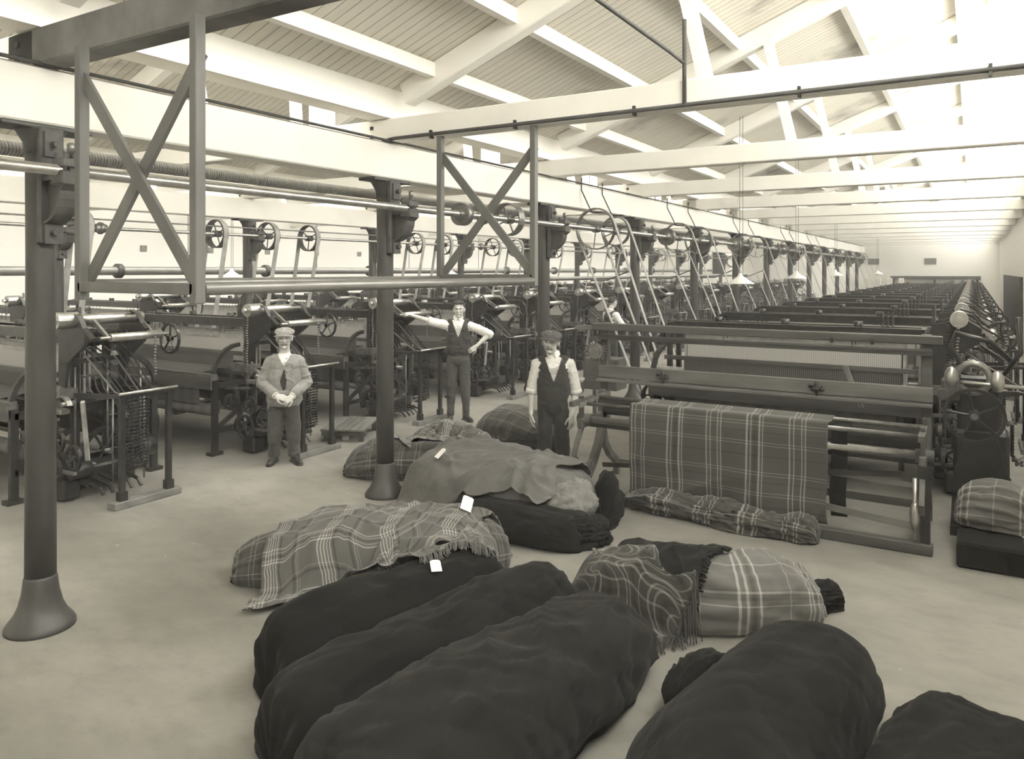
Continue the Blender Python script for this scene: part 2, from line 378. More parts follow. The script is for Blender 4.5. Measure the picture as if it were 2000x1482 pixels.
# line shafts with their pulleys (they turn together)
def pulley_mesh(r,w,solid):
    m=MB()
    if solid: m.lathe([(.045,-w*.9),(.05,-w*.5),(r*.92,-w*.42),(r,-w/2),(r,w/2),(r*.92,w*.42),(.05,w*.5),(.045,w*.9)],(0,0,0),(0,1,0),28)
    else: m.wheel((0,0,0),(0,1,0),r,.014,w,3 if r>.24 else 4,.055,.010,36,.14,.4)
    return m
PA=[(6.95,.125,.10,1),(7.93,.20,.13,0),(10.45,.31,.075,0),(11.2,.23,.10,0),(13.55,.16,.1,1),(14.2,.29,.07,0),(15.45,.28,.07,0),(18.2,.16,.1,1),(18.9,.28,.07,0),(20.4,.28,.07,0),(23.6,.16,.1,1),(24.3,.28,.07,0),(25.6,.26,.07,0),(28.6,.28,.07,0),(30.4,.28,.07,0),(33.0,.28,.07,0),(35.2,.28,.07,0),(37.8,.28,.07,0),(40.1,.28,.07,0),(42.4,.28,.07,0)]
PB=[(6.2,.24,.12,0),(8.5,.24,.12,0),(9.6,.25,.13,0),(10.6,.25,.12,0),(13.9,.24,.12,0),(15.0,.24,.12,0),(17.2,.24,.12,0),(18.4,.24,.12,0),(20.8,.24,.12,0),(22.9,.24,.12,0),(25.2,.24,.12,0),(27.5,.24,.12,0),(30,.24,.12,0),(33,.24,.12,0),(36,.24,.12,0),(39,.24,.12,0)]
def lineshaft(X,plist,r,lab):
    s=empty('line_shaft',(X,0,2.92),0,lab,'line shaft')
    MB().cyl((0,Y0+.5,0),(0,44.6,0),r,18).build('shaft',M['steel'],s)
    cache={}
    for (y,pr,w,so) in plist:
        key=(pr,w,so)
        if key in cache: p=cache[key].copy(); COL.objects.link(p)
        else: p=pulley_mesh(pr,w,so).build('pulley',M['steeld'] if X>-6 else M['ironb'],s); cache[key]=p
        p.parent=s; p.location=(0,y,0)
    for k in (1,4,7,10):
        y=YS[k]+.45
        MB().lathe([(.055,-.09),(.065,-.06),(.065,-.02),(.09,-.018),(.09,.018),(.065,.02),(.065,.06),(.055,.09)],(0,y if X<-6 else y+.9 if k==1 else y,0),(0,1,0),16).build('coupling',M['steeld'],s)
    return s
lineshaft(-4.84,PA,.034,'polished overhead line shaft running along the near row of iron columns')
lineshaft(-10.98,PB,.026,'thinner overhead line shaft running along the far row of columns')
# drive belts
def belt(x0,z0,r0,x1,z1,r1,y,w,lab,grp):
    a=Vector((x0,y,z0)); b=Vector((x1,y,z1)); d=(b-a).normalized(); n=Vector((d.z,0,-d.x))
    ang=math.degrees(math.atan2(n.z,n.x))
    pts=arc(a,r0+.006,ang,ang+180,10) if True else []
    if ((pts[5]-a).dot(d))>0: pts=arc(a,r0+.006,ang,ang-180,10)
    q=arc(b,r1+.006,ang+180,ang+360,10)
    if ((q[5]-b).dot(d))<0: q=arc(b,r1+.006,ang+180,ang,10)
    pts+=q; pts.append(pts[0])
    return tag(MB().strip(pts,w,.008,(0,1,0)).build('drive_belt',M['belt']),lab,'belt',grp)
nb=0
for (y,pr,w,so) in PA:
    if so or y<10: continue
    belt(-4.84,2.92,pr,-3.9,.5,.2,y,.072,'pale leather belt slanting down to the right-hand looms, %s along the near shaft'%(['nearest','second','third','fourth','fifth','sixth','seventh','eighth','ninth','tenth','eleventh','twelfth','thirteenth','fourteenth','fifteenth','sixteenth','seventeenth'][nb]),'belts from the near line shaft'); nb+=1
nb=0
for (y,pr,w,so) in PB:
    if y>32: continue
    belt(-10.98,2.92,pr,-11.45,.5,.2,y,.09,'wide belt hanging down from the far line shaft, %s from the left'%ORD[nb],'belts from the far line shaft'); nb+=1
# belt forks hanging from the girder
nb=0
def fork():
    r=empty('belt_fork')
    MB().tube([(0,0,.62),(0,0,.44),(.16,0,.12),(.17,0,.10),(.34,0,.10)],.010,6).build('rod',M['iron2'],r)
    MB().tube([(.34,-.07,.10),(.34,.07,.10)],.010,6).build('prong',M['iron2'],r)
    return r
F0=fork()
for (y,pr,w,so) in PA:
    if so or y<10 or y>31: continue
    f=F0 if nb==0 else copy_tree(F0); f.location=(-5.02,y-.12,3.06)
    tag(f,'dark bent belt shifting rod hooked over the %s belted pulley of the near shaft'%ORD[nb],'belt shifter','belt shifting rods'); nb+=1
# pipes
def pipe(name,pts,r,mat,lab,cat='pipe',n=12): return tag(MB().tube(pts,r,n).build(name,mat),lab,cat)
pipe('lagged_pipe',[(-5.55,Y0+.3,3.12),(-5.55,44.8,3.12)],.05,M['rope'],'rope lagged steam pipe running behind the near columns under the girder')
d=empty('heating_pipe',(-13,0,2.29),0,'thick horizontal heating pipe with round flanges in the middle bay','pipe')
MB().cyl((0,0,0),(0,44,0),.075,16).build('tube',M['tube'],d)
for k in range(12): MB().lathe([(.08,-.05),(.13,-.045),(.13,.045),(.08,.05)],(0,1.4+3.3*k,0),(0,1,0),16).build('flange',M['ironc'],d)
for k in range(12): MB().cyl((0,2.65+3.38*k,.07),(0,2.65+3.38*k,1.34),.008,6).build('hanging_rod',M['cord'],d)
LPI=pipe('low_pipe',[(-6.0,9.5,2.16),(-6.0,24,2.16)],.035,M['tube'],'grey horizontal pipe at eye height passing behind the third column')
for y in YS[3:7]: MB().tube([(-5.25,y,2.30),(-5.7,y,2.12),(-6.03,y,2.11)],.014,6).build('bracket_arm',M['ironb'],LPI)
pipe('shifter_bar',[(-10.98,2,3.05),(-10.98,44,3.05)],.012,M['steeld'],'thin bar running just above the far line shaft','bar',8)
pipe('conduit',[(-5.01,Y0+.3,3.60),(-5.01,44.8,3.60)],.013,M['cord'],'thin dark conduit running along the top of the near girder',n=8)
s=empty('sprinkler_pipe',(0,0,0),0,'dark pipe clipped to the front face of the second tie beam with a riser','pipe')
MB().tube([(-5.1,6.03-.11,3.60),(-4.95,5.925,3.62),(1.1,5.925,3.62)],.017,10).build('tube',M['cord'],s)
MB().tube([(-1.97,5.925,3.62),(-1.97,5.925,4.30)],.017,10).build('riser',M['cord'],s)
MB().tube([(-1.97,5.925,3.95),(-1.97,5.6,3.96),(-1.97,-2,3.96)],.014,8).build('branch',M['cord'],s)
for x in(-4.5,-3.55,-2.4,-1.1,.1): MB().box((x,5.94,3.62),(.02,.05,.08)).build('clip',M['iron'],s)
# small fixing blocks (recessed dark squares) on the left and back walls, wall fittings
for k in range(8):
    y=5.6+1.75*k*1.1
    tag(MB().box((-17.44,y,2.84),(.03,.17,.15)).build('air_brick',M['steeld']),'small dark square vent high on the left wall, %s from the left'%ORD[k],'vent','wall vents')
for k,x in enumerate((-4.6,-1.9)):
    tag(MB().box((x,45.49,2.78),(.55,.03,.32)).build('air_brick',M['steeld']),'small dark square vent high on the back wall, %s'%['left one','right one'][k],'vent','wall vents')
cl=empty('wall_clock',(-12.2,45.45,2.84),0,'round clock on the back wall beyond the far looms','clock')
MB().ring((0,0,0),(0,1,0),.34,.28,.07,28).build('case',M['iron'],cl); MB().cyl((0,.02,0),(0,-.01,0),.285,28).build('dial',M['lamp'],cl)
MB().box((0,-.02,.09),(.02,.01,.2)).build('hand',M['iron'],cl); MB().box((.06,-.02,0),(.14,.01,.02)).build('hand',M['iron'],cl)
struct(MB().box((-13.0,45.47,2.75),(.75,.06,1.3)).build('window_4',M['lino']))
sh=empty('wall_shelf',(-1.7,45.3,1.92),0,'long dark shelf board along the back wall','shelf')
MB().box((0,0,0),(4.1,.3,.17)).build('board',M['wood'],sh)
for x in(-1.9,0,1.9): MB().box((x,.08,-.2),(.08,.16,.3)).build('bracket',M['wood'],sh)
for k in range(5):
    tag(MB().box((-5.4+.55*k,44.6,.95),(.26,.12,1.9),ch=.02).build('partition_post',M['white']),'white post of the low partition before the back wall, %s from the left'%ORD[k],'post','white partition posts')
struct(MB().box((1.12,31.0,1.06),(.08,13.0,2.12)).build('door_1',M['wood']))
# pendant lamps
def lamp():
    r=empty('pendant_lamp')
    MB().lathe([(.215,0),(.21,.012),(.055,.115),(.035,.14),(.03,.17),(.001,.172)],(0,0,0),n=28).build('lamp_shade',M['lamp'],r)
    MB().lathe([(.001,-.05),(.03,-.04),(.038,-.005),(.03,.03)],(0,0,0),n=14).build('bulb',M['lamp'],r)
    for dx in(-.01,.04): MB().cyl((dx,0,.16),(dx,0,3.0),.004,5).build('cord',M['cord'],r)
    return r
L0=lamp()
for k,(x,y,z,l) in enumerate(((-3.25,12.6,2.08,'nearest white conical pendant lamp, hanging left of the right-hand looms'),(-3.3,17.5,2.12,'second white pendant lamp, beyond the nearest one over the right-hand looms'),(-3.3,23,2.15,'third white pendant lamp beyond the nearest one'),(-3.3,34,2.15,'farthest white pendant lamp over the right-hand looms'),(-6.96,26.2,2.3,'small white pendant lamp over the left row of looms'),(-12.6,10.1,2.16,'white pendant lamp in the middle bay, left of the braced frame'),(-12.6,17.5,2.18,'white pendant lamp in the middle bay, behind the second braced frame'))):
    l_=L0 if k==0 else copy_tree(L0); l_.location=(x,y,z)
    vv=max(v for v in VAL if v+.2<x) if x>-17 else VAL[-1]; top=zb(x,vv)-z
    for ch in l_.children:
        if ch.name.startswith('cord'): ch.scale=(1,1,top/3.0)
    tag(l_,l,'lamp','pendant lamps')
# ============================================================ hanging inspection perch
p=empty('inspection_perch',(-3.9,4.25,0),0,'tall hanging cloth perch: two X-braced frames joined by long rollers','cloth perch')
def lp(x,y,z): return (x+3.9,y-4.25,z)
for fi,(y,zt) in enumerate(((2.50,3.6),(5.98,3.6))):
    z0=2.17 if fi==0 else 2.2
    xl,xr=-4.42,-3.38
    for x in(xl,xr): MB().box(lp(x,y,(zt+z0-.04)/2),(.055,.06,zt-z0+.04),ch=.004).build('post',M['fwood'],p)
    MB().bar(lp(xl,y+.03,z0+.05),lp(xr,y+.03,zt-.18),.075,.022,(0,1,0)).build('brace',M['fwood'],p)
    MB().bar(lp(xr,y+.005,z0+.05),lp(xl,y+.005,zt-.18),.075,.022,(0,1,0)).build('brace',M['fwood'],p)
    MB().box(lp((xl+xr)/2,y-.005,z0+.035),(xr-xl,.05,.06),ch=.004).build('bottom_rail',M['fwood'],p)
for x,z,r in((-3.38,2.205,.034),(-4.42,2.215,.034)):
    MB().cyl(lp(x,2.53,z),lp(x,5.95,z),r,18).build('roller',M['tube'],p)
# ============================================================ LOOMS  (x=0 is the inner face of the right end frame; the machine runs to -LW; dobby on +x)
LW=2.9
def end_frame(m,x):
    t=.05
    for y,z0,z1,w in ((-.72,0,.98,.075),(.78,0,1.02,.075),(-.12,0,1.62,.08),(.22,0,1.62,.07)):
        m.box((x,y,(z0+z1)/2),(t,w,z1-z0))
        m.box((x,y,.02),(t*2.4,w*2.2,.04))
    m.strip(arc((x,-.35,.95),.40,180,90,6,(0,1,0)),t,.05,(1,0,0)); m.strip(arc((x,.42,.98),.38,0,90,6,(0,1,0)),t,.05,(1,0,0))
    m.strip(arc((x,.05,1.45),.2,0,180,8,(0,1,0)),t,.06,(1,0,0))
    m.bar((x,-.72,.30),(x,.78,.30),t,.06); m.bar((x,-.72,.86),(x,.78,.86),t,.07); m.bar((x,-.70,.32),(x,.2,.85),t*.8,.05); m.bar((x,.75,.32),(x,-.1,.85),t*.8,.05)
    m.strip(arc((x,.5,.3),.25,0,180,8,(0,1,0)),t,.04,(1,0,0))
def loom():
    r=empty('power_loom')
    m=MB(); end_frame(m,-.03); m.build('end_frame',M['iron'],r)
    m=MB(); end_frame(m,-LW+.03); m.build('end_frame',M['iron'],r)
    # arched top rail pair
    for y,z in ((-.10,1.60),(.20,1.60)):
        m=MB(); m.bar((-LW+.1,y,z),(-.02,y,z),.05,.10); m.bar((-LW+.1,y-.0,z+.055),(-.02,y,z+.055),.085,.018)
        m.strip([(-LW+.12,y,z+.03),(-LW+.02,y,z+.01),(-LW-.06,y,z-.06),(-LW-.08,y,z-.16)],.07,.05,(0,1,0)); m.build('top_rail',M['iron2'],r)
    for x in (-2.3,-1.5,-.7): MB().bar((x,-.1,1.63),(x,.2,1.63),.05,.06).cyl((x,.05,1.63),(x,.05,1.72),.05,10).build('cross_piece',M['iron2'],r)
    m=MB().bar((-LW,-.74,.97),(0,-.74,.97),.09,.09,ch=.01); m.bar((-LW,-.79,.90),(0,-.79,.90),.02,.16); m.build('breast_beam',M['wood'],r)
    MB().cyl((-LW+.05,-.70,.55),(-.05,-.70,.55),.075,16).build('cloth_roller',M['webcloth'],r)
    MB().cyl((-LW+.05,.80,1.03),(-.05,.80,1.03),.045,14).build('back_roller',M['steeld'],r)
    w=MB().cyl((-LW+.15,.62,.52),(-.15,.62,.52),.17,20).build('warp_beam',M['warp'],r)
    for x in(-LW+.15,-.15): MB().lathe([(.05,-.012),(.31,-.012),(.31,.012),(.05,.012)],(x,.62,.52),(1,0,0),28).build('beam_flange',M['iron'],w)
    # web of cloth from breast beam to reed, shed, warp sheet to the back roller
    m=MB().grid(6,5,lambda u,v:(-LW+.3+(LW-.55)*u,-.74+.42*v,1.02+.03*math.sin(v*1.5)))
    m.add([(-LW+.3,-.79,1.0),(-.25,-.79,1.0),(-.25,-.77,.62),(-LW+.3,-.77,.62)],[(0,1,2,3)]); m.build('woven_web',M['webcloth'],r)
    m=MB()
    for dz in(.05,-.06): m.add([(-LW+.3,-.30,1.04),(-.25,-.30,1.04),(-.25,-.02,1.06+dz),(-LW+.3,-.02,1.06+dz)],[(0,1,2,3)]); m.add([(-LW+.3,-.02,1.06+dz),(-.25,-.02,1.06+dz),(-.25,.80,1.075),(-LW+.3,.80,1.075)],[(0,1,2,3)])
    m.add([(-LW+.3,.84,1.05),(-.25,.84,1.05),(-.25,.78,.60),(-LW+.3,.78,.60)],[(0,1,2,3)]); m.build('warp_sheet',M['warp'],r)
    # slay with reed and race board
    m=MB().bar((-LW+.02,-.30,.99),(-.02,-.30,.99),.09,.07); m.bar((-LW+.02,-.28,1.22),(-.02,-.28,1.22),.05,.05)
    for x in(-LW+.3,-.25): m.bar((x,-.28,.98),(x,-.1,.12),.05,.06)
    sl=m.build('slay',M['wood'],r); MB().box((-LW/2+.02,-.285,1.105),(LW-.5,.012,.19)).build('reed',M['heald'],sl)
    for x0 in(-LW-.12,-.16): 
        m=MB().box((x0+.19,-.30,1.05),(.40,.13,.10)); m.build('shuttle_box',M['steeld'] if x0>-1 else M['woodl'],sl)
    # heald frames
    for k in range(5):
        y=-.08+.055*k; z=1.12+.03*(k%3)
        m=MB().box((-LW/2,y,z+.29),(LW-.42,.018,.05)); m.box((-LW/2,y,z-.16),(LW-.42,.018,.04))
        for x in(-LW+.22,-.22): m.box((x,y,z+.07),(.03,.02,.5))
        fr=m.build('heald_frame',M['woodl'],r); MB().box((-LW/2,y,z+.07),(LW-.5,.006,.40)).build('healds',M['cottonw' if k==0 else 'heald'],fr)
    m=MB()
    for x in (-2.2,-.75):
        for k in range(5): m.cyl((x+.03*k,-.08+.055*k,1.42),(x+.03*k,-.08+.055*k,1.60),.005,4)
    m.build('heald_cords',M['cord'],r)
    # crank and low shafts, wheels
    cs=MB().cyl((-LW-.10,.30,.74),(.22,.30,.74),.028,10).build('crank_shaft',M['steeld'],r)
    for x in(-2.2,-.7): MB().strip([(x,.30,.74),(x,.36,.80),(x+.02,.1,.92),(x+.02,-.25,.95)],.04,.03,(1,0,0)).build('crank_arm',M['steeld'],cs)
    MB().cyl((-LW-.1,.12,.38),(.22,.12,.38),.025,10).build('low_shaft',M['steeld'],r)
    for (x,y,z,ro,rim,sp,w) in ((.08,.30,.74,.16,.035,5,.05),(.10,.12,.38,.25,.045,6,.05),(-LW-.09,.12,.38,.22,.04,5,.05),(.16,-.45,.36,.12,.03,4,.04),(.14,-.62,.66,.10,.03,4,.035)):
        MB().wheel((x,y,z),(1,0,0),ro,rim,w,sp,.04,.014,24,.08).build('gear_wheel',M['iron2'],r)
    # ---------------- dobby tower
    m=MB()
    for y in(-.30,.34): 
        m.prism([(.02,.9),(.10,.9),(.18,1.35),(.48,1.55),(.50,1.70),(.38,1.78),(.06,1.74),(.02,1.6)],(0,y,0),(1,0,0),(0,0,1),.03)
    m.bar((.1,-.3,1.36),(.1,.34,1.36),.05,.05); m.bar((.42,-.3,1.60),(.42,.34,1.60),.05,.05); m.bar((.06,-.3,.95),(.06,.34,.95),.06,.06)
    for k in range(9): m.box((.26,-.24+.06*k,1.60),(.30,.012,.14))
    m.build('dobby_frame',M['iron'],r)
    m=MB().cyl((.30,-.28,1.80),(.30,.42,1.80),.055,18); m.lathe([(.03,0),(.082,.0),(.082,.21),(.03,.21)],(.30,-.50,1.80),(0,1,0),20,False); m.cyl((.30,-.56,1.80),(.30,-.5,1.80),.03,10)
    m.build('dobby_cylinder',M['steel'],r)
    m=MB().cyl((.60,-.12,1.62),(.60,.45,1.62),.042,16); m.cyl((.60,-.22,1.62),(.60,.55,1.62),.016,8); m.bar((.60,-.14,1.62),(.32,-.14,1.80),.03,.04); m.bar((.60,.36,1.62),(.32,.36,1.80),.03,.04)
    m.build('lag_barrel',M['steel'],r)
    MB().strip([(.30,-.32,1.86),(.42,-.32,1.84),(.50,-.32,1.72),(.60,-.32,1.66),(.66,-.32,1.62)],.05,.02,(0,1,0)).build('cylinder_arm',M['iron2'],r); m=MB().strip([(.30,.30,1.87),(.42,.30,1.84),(.50,.30,1.74),(.58,.30,1.68)],.05,.02,(0,1,0)); m.build('cylinder_arm',M['iron2'],r)
    MB().wheel((.68,.50,1.57),(0,1,0),.165,.022,.025,5,.03,.010,28,.05,.3).build('hand_wheel',M['iron2'],r)
    for k in range(8):
        y=-.24+.065*k+(.03 if k>3 else 0); dz=.02*(k%3)
        MB().tube([(.22,y,1.50),(.34,y,1.46),(.86-.02*k,y+.02,1.10-dz),(.98-.02*k,y+.02,1.09-dz)],.009,6).build('lever',M['steeld'] if k%4==0 else M['iron2'],r)
    for k in range(4):
        y=-.26+.07*k
        MB().tube([(.30,y,1.24),(.44,y,1.22),(.50,y,1.10),(.62,y,1.02),(.74,y,1.05)],.010,6).build('jack_hook',M['iron2'],r)
    m=MB().bar((1.02,-.27,1.08),(1.02,.29,1.08),.05,.035); m.bar((.82,-.27,1.06),(.82,.29,1.06),.04,.03); m.bar((.80,-.26,1.06),(1.04,-.26,1.08),.04,.03); m.bar((.80,.28,1.06),(1.04,.28,1.08),.04,.03); m.bar((.1,-.26,1.02),(.82,-.26,1.06),.035,.05); m.bar((.1,.28,1.02),(.82,.28,1.06),.035,.05)
    m.build('lag_table',M['iron'],r)
    MB().cyl((1.06,-.30,1.11),(1.06,.32,1.11),.014,8).build('guide_rod',M['steel'],r)
    for y in(-.24,.26):
        m=MB().box((1.0,y,.58),(.045,.05,1.0)); m.box((1.0,y,.10),(.07,.08,.12)); m.build('support_leg',M['iron'],r)
    MB().box((1.0,.01,.035),(.13,.72,.07),ch=.006).build('foot_block',M['woodm'],r)
    # lag chains: pegged bars looped between the legs
    m=MB(); path=[(.90,z) for z in [1.04-.035*k for k in range(20)]]+[(.88,.34),(.84,.31),(.80,.31),(.77,.35)]+[(.76,.40+.035*k) for k in range(10)]
    for k,(x,z) in enumerate(path): 
        y0=-.02+.02*math.sin(k*.35); m.cyl((x,y0-.12,z),(x,y0+.12,z),.010,6); 
        for q in range(5): m.box((x+.012,y0-.10+.05*q,z),(.02,.018,.016))
    m.tube([(.9,-.1,1.04),(.9,-.1,.38),(.82,-.1,.32),(.76,-.1,.4),(.76,-.1,.72)],.006,4); m.tube([(.9,.1,1.04),(.9,.1,.38),(.82,.1,.32),(.76,.1,.4),(.76,.1,.72)],.006,4)
    m.build('lag_chain',M['iron2'],r)
    for (x,y,z1,z0) in ((.20,-.46,1.80,.72),(.29,-.49,1.74,.58),(.72,.30,1.60,1.16)):
        m=MB(); n=int((z1-z0)/.032)
        for k in range(n): m.sphere((x+.006*math.sin(k*.7),y,z1-k*.032),(.017,.012,.011),6,4)
        m.build('bead_chain',M['steeld'] if x>.25 else M['iron2'],r)
    # treadle and picking gear, springs, weights: the dark clutter low on the end
    m=MB().bar((.30,-.15,.12),(.52,-.35,1.0),.035,.05); m.box((.30,-.14,.2),(.07,.07,.24)); m.build('picking_stick',M['woodl'],r)
    m=MB()
    for k in range(5): m.strip([(.05,-.35+.12*k,.16),(.35,-.32+.11*k,.22),(.70,-.28+.10*k,.16),(.76,-.28+.10*k,.10)],.03,.02,(0,1,0))
    m.build('treadle_set',M['iron'],r)
    m=MB().box((.22,.05,.20),(.32,.5,.22),ch=.02); m.box((.28,-.38,.12),(.22,.18,.20),ch=.02); m.cyl((.42,-.42,.30),(.42,-.22,.30),.08,14); m.cyl((.5,.20,.42),(.5,.42,.42),.09,14); m.build('gear_case',M['iron'],r)
    for (x,y,z,ro) in ((.36,-.50,.62,.11),(.52,-.44,.46,.13),(.30,-.52,.34,.15)):
        MB().wheel((x,y,z),(0,1,0),ro,.022,.03,5,.03,.009,22,.05).build('small_wheel',M['iron2'],r)
    m=MB()
    for x,y,z0,z1 in ((.12,-.2,.3,1.3),(.16,.12,.3,1.36),(.62,-.1,.15,1.0),(.68,.2,.15,1.02),(.40,.34,.2,1.3)): m.cyl((x,y,z0),(x,y,z1),.010,6)
    m.bar((-.1,-.46,.30),(.66,-.50,.34),.03,.03); m.bar((-.1,-.50,.80),(.40,-.52,.84),.03,.03); m.build('connecting_rods',M['steeld'],r)
    m=MB().strip(arc((.44,-.50,.94),.13,200,20,8,(1,0,0)),.05,.02,(0,1,0)); m.box((.42,-.5,.92),(.14,.10,.05),ch=.01); m.cyl((.52,-.56,1.0),(.52,-.42,1.0),.025,10); m.tube([(.38,-.5,1.0),(.37,-.5,1.12),(.40,-.5,1.16)],.012,6); m.build('start_lever',M['steeld'],r)
    for (x,y,z) in [(-.35-.05*j,-.02,1.66) for j in range(3)]+[(.06,-.12+.1*j,1.74) for j in range(2)]:
        MB().tube([(x+.02*math.cos(a*.9),y+.02*math.sin(a*.9),z+.0028*a) for a in range(64)],.004,5).build('coil_spring',M['iron2'],r)
    return r
def merged_copy(root,name):
    # a far loom is only a few pixels tall: one mesh of the same shape
    v=[];f=[];sm=[];mats=[];mi=[]
    def rec(o):
        if o.type=='MESH':
            n=len(v); me=o.data
            if me.materials[0] not in mats: mats.append(me.materials[0])
            k=mats.index(me.materials[0])
            v.extend([tuple(q.co) for q in me.vertices])
            for p in me.polygons: f.append(tuple(i+n for i in p.vertices)); sm.append(p.use_smooth); mi.append(k)
        for c in o.children: rec(c)
    rec(root); me=bpy.data.meshes.new(name); me.from_pydata(v,[],f); me.update()
    for q in mats: me.materials.append(q)
    me.polygons.foreach_set('use_smooth',sm); me.polygons.foreach_set('material_index',mi)
    o=bpy.data.objects.new(name,me); COL.objects.link(o); return o
# counter pulleys at the foot of every belt
def counter():
    r=empty('counter_pulley'); MB().wheel((0,0,.5),(0,1,0),.2,.03,.10,6,.045,.014,28,.14).build('pulley',M['iron2'],r)
    MB().cyl((0,-.12,.5),(0,.22,.5),.022,8).build('axle',M['steeld'],r)
    m=MB().bar((0,.16,0),(0,.16,.55),.06,.05,(0,1,0)); m.box((0,.16,.02),(.2,.16,.04)); m.build('stand',M['iron'],r); return r
CP=counter(); cpn=0
for (X,lst,nm) in ((-3.9,[p for p in PA if not p[3] and p[0]>10],'near'),(-11.45,[p for p in PB if p[0]<=32],'far')):
    for k,p_ in enumerate(lst):
        c=CP if cpn==0 else copy_tree(CP); cpn+=1; c.location=(X,p_[0],0)
        tag(c,'low counter pulley at the foot of the %s belt from the %s line shaft'%((ORD+['fourteenth','fifteenth','sixteenth','seventeenth'])[k],nm),'pulley','counter pulleys')
LOOM=loom(); FAR=None
def place(x,y,lab,grp,near):
    global FAR,LOOM,used
    if near:
        o=LOOM if not used else copy_tree(LOOM); used=True
    else:
        if FAR is None: FAR=merged_copy(LOOM,'power_loom'); o=FAR
        else: o=FAR.copy(); COL.objects.link(o)
    o.location=(x,y,0); tag(o,lab,'loom',grp); return o
used=False
labB=['power loom cut by the left edge, its dobby head beside the nearest column','power loom standing directly behind the man in the pale jacket','power loom whose head the bareheaded man rests his hand on','power loom just right of the bareheaded man, its stand on a wooden foot','power loom just left of the third column, spoked hand wheel beside its head']
for k in range(17):
    place(-8.06,4.62+2.33*k+(.35 if k==3 else 0),labB[k] if k<5 else 'black power loom in the row left of the near columns, %dth from the camera'%(k+1),'looms left of the near columns',k<8)
for k in range(15):
    place(-.42,9.45+2.33*k,'power loom directly behind the wooden beaming frame, pale reed showing' if k==0 else 'black power loom in the right-hand row, %s behind the beaming frame'%ORD[k] if k<13 else 'black power loom in the right-hand row near the back wall, %s'%('last' if k==14 else 'last but one'),'looms in the right-hand row',k<5)
for k in range(17):
    place(-13.9,4.62+2.33*k,'black power loom in the row beyond the far columns, %dth from the left'%(k+1),'looms beyond the far columns',False)
# wooden board with springs on the second right-hand loom
# ============================================================ beaming frame with the hanging tartan
bf=empty('beaming_frame',(-1.9,7.65,0),0,'long wooden beaming frame on curved iron legs with tartan cloth hung over it','frame')
def q(x,y,z): return (x+1.9,y-7.65,z)
xl,xr=-3.45,-.35
for x in(xl,xr): MB().box(q(x,7.70,1.2),(.085,.09,1.06),ch=.006).build('post',M['wood'],bf)
MB().box(q((xl+xr)/2-.0,7.66,1.685),(3.35,.10,.075),ch=.006).build('top_rail',M['wood'],bf)
MB().box(q(-3.6,7.70,1.665),(.42,.07,.05),ch=.006).build('rail_end',M['woodm'],bf)
m=MB().box(q((xl+xr)/2,7.62,1.575),(3.2,.06,.05),ch=.005); m.box(q((xl+xr)/2,7.58,1.60),(3.2,.02,.02)); m.build('guide_rail',M['wood'],bf)
m=MB().box(q((xl+xr)/2,7.64,1.205),(3.2,.05,.13),ch=.005); m.build('front_board',M['woodm'],bf)
MB().box(q((xl+xr)/2,7.60,1.115),(3.2,.11,.03),ch=.004).build('ledge',M['woodm'],bf)
for x in(-2.75,-1.25): 
    m=MB().box(q(x,7.59,1.20),(.10,.04,.05),ch=.008); m.sphere(q(x-.05,7.57,1.22),.022,8,6); m.sphere(q(x+.05,7.57,1.19),.02,8,6); m.cyl(q(x,7.58,1.12),q(x,7.58,1.26),.012,6); m.build('catch',M['iron'],bf)
for x in(-1.12,-.78): MB().box(q(x,7.60,1.655),(.03,.02,.05)).build('peg',M['iron'],bf)
MB().lathe([(.001,-.03),(.05,-.03),(.05,-.02),(.085,-.02),(.085,.02),(.05,.02),(.05,.03),(.001,.03)],q(-3.52,7.62,1.42),(0,1,0),22,False).build('ratchet_wheel',M['steeld'],bf)
rt=MB()
for k in range(22): a=2*PI*k/22; rt.box(q(-3.52+.095*math.cos(a),7.62,1.42+.095*math.sin(a)),(.04,.03,.010),Matrix.Rotation(-a,3,'Y'))
rt.build('ratchet_teeth',M['steeld'],bf)
# front table: rods and rollers
for nm,y,z,r_,mt in (('cloth_rod',7.10,.935,.020,'steeld'),('cloth_rod',7.42,.955,.022,'steeld'),('roller',7.16,.765,.036,'steel'),('roller',7.34,.70,.05,'wood'),('roller',7.62,.80,.06,'wood')):
    MB().cyl(q(xl-.02,y,z),q(xr+.02,y,z),r_,16).build(nm,M[mt],bf)
MB().box(q((xl+xr)/2,7.52,.90),(3.1,.05,.06)).build('cross_board',M['wood'],bf)
# curved cast legs, left and right
for x in(xl,xr):
    m=MB()
    def sw(pts,w,t): 
        m.strip([q(x,a,b) for a,b in pts],w,t,(1,0,0))
    sw([(7.62,.78),(7.60,.62),(7.52,.45),(7.38,.28),(7.22,.14),(7.06,.03),(7.02,.0)],.07,.085)
    sw([(7.62,.62),(7.68,.42),(7.80,.28),(7.96,.18),(8.02,.10),(8.00,.0)],.06,.07)
    sw([(7.12,.70),(7.00,.56),(6.92,.42),(6.98,.34)],.04,.05); sw([(6.92,.42),(7.06,.32),(7.24,.27),(7.42,.30)],.04,.04)
    m.box(q(x,7.38,.73),(.06,.66,.10),ch=.01); m.box(q(x,7.62,.86),(.07,.12,.30),ch=.01)
    m.build('curved_leg',M['cast'],bf)
    m=MB().box(q(x,7.10,.84),(.035,.05,.34)); m.box(q(x,7.12,.955),(.05,.5,.05),Matrix.Rotation(.0,3,'X')); m.cyl(q(x-.06,7.16,.765),q(x+.08,7.16,.765),.055,14); m.box(q(x,7.42,.90),(.035,.03,.26)); m.build('roller_bracket',M['ironb'],bf)
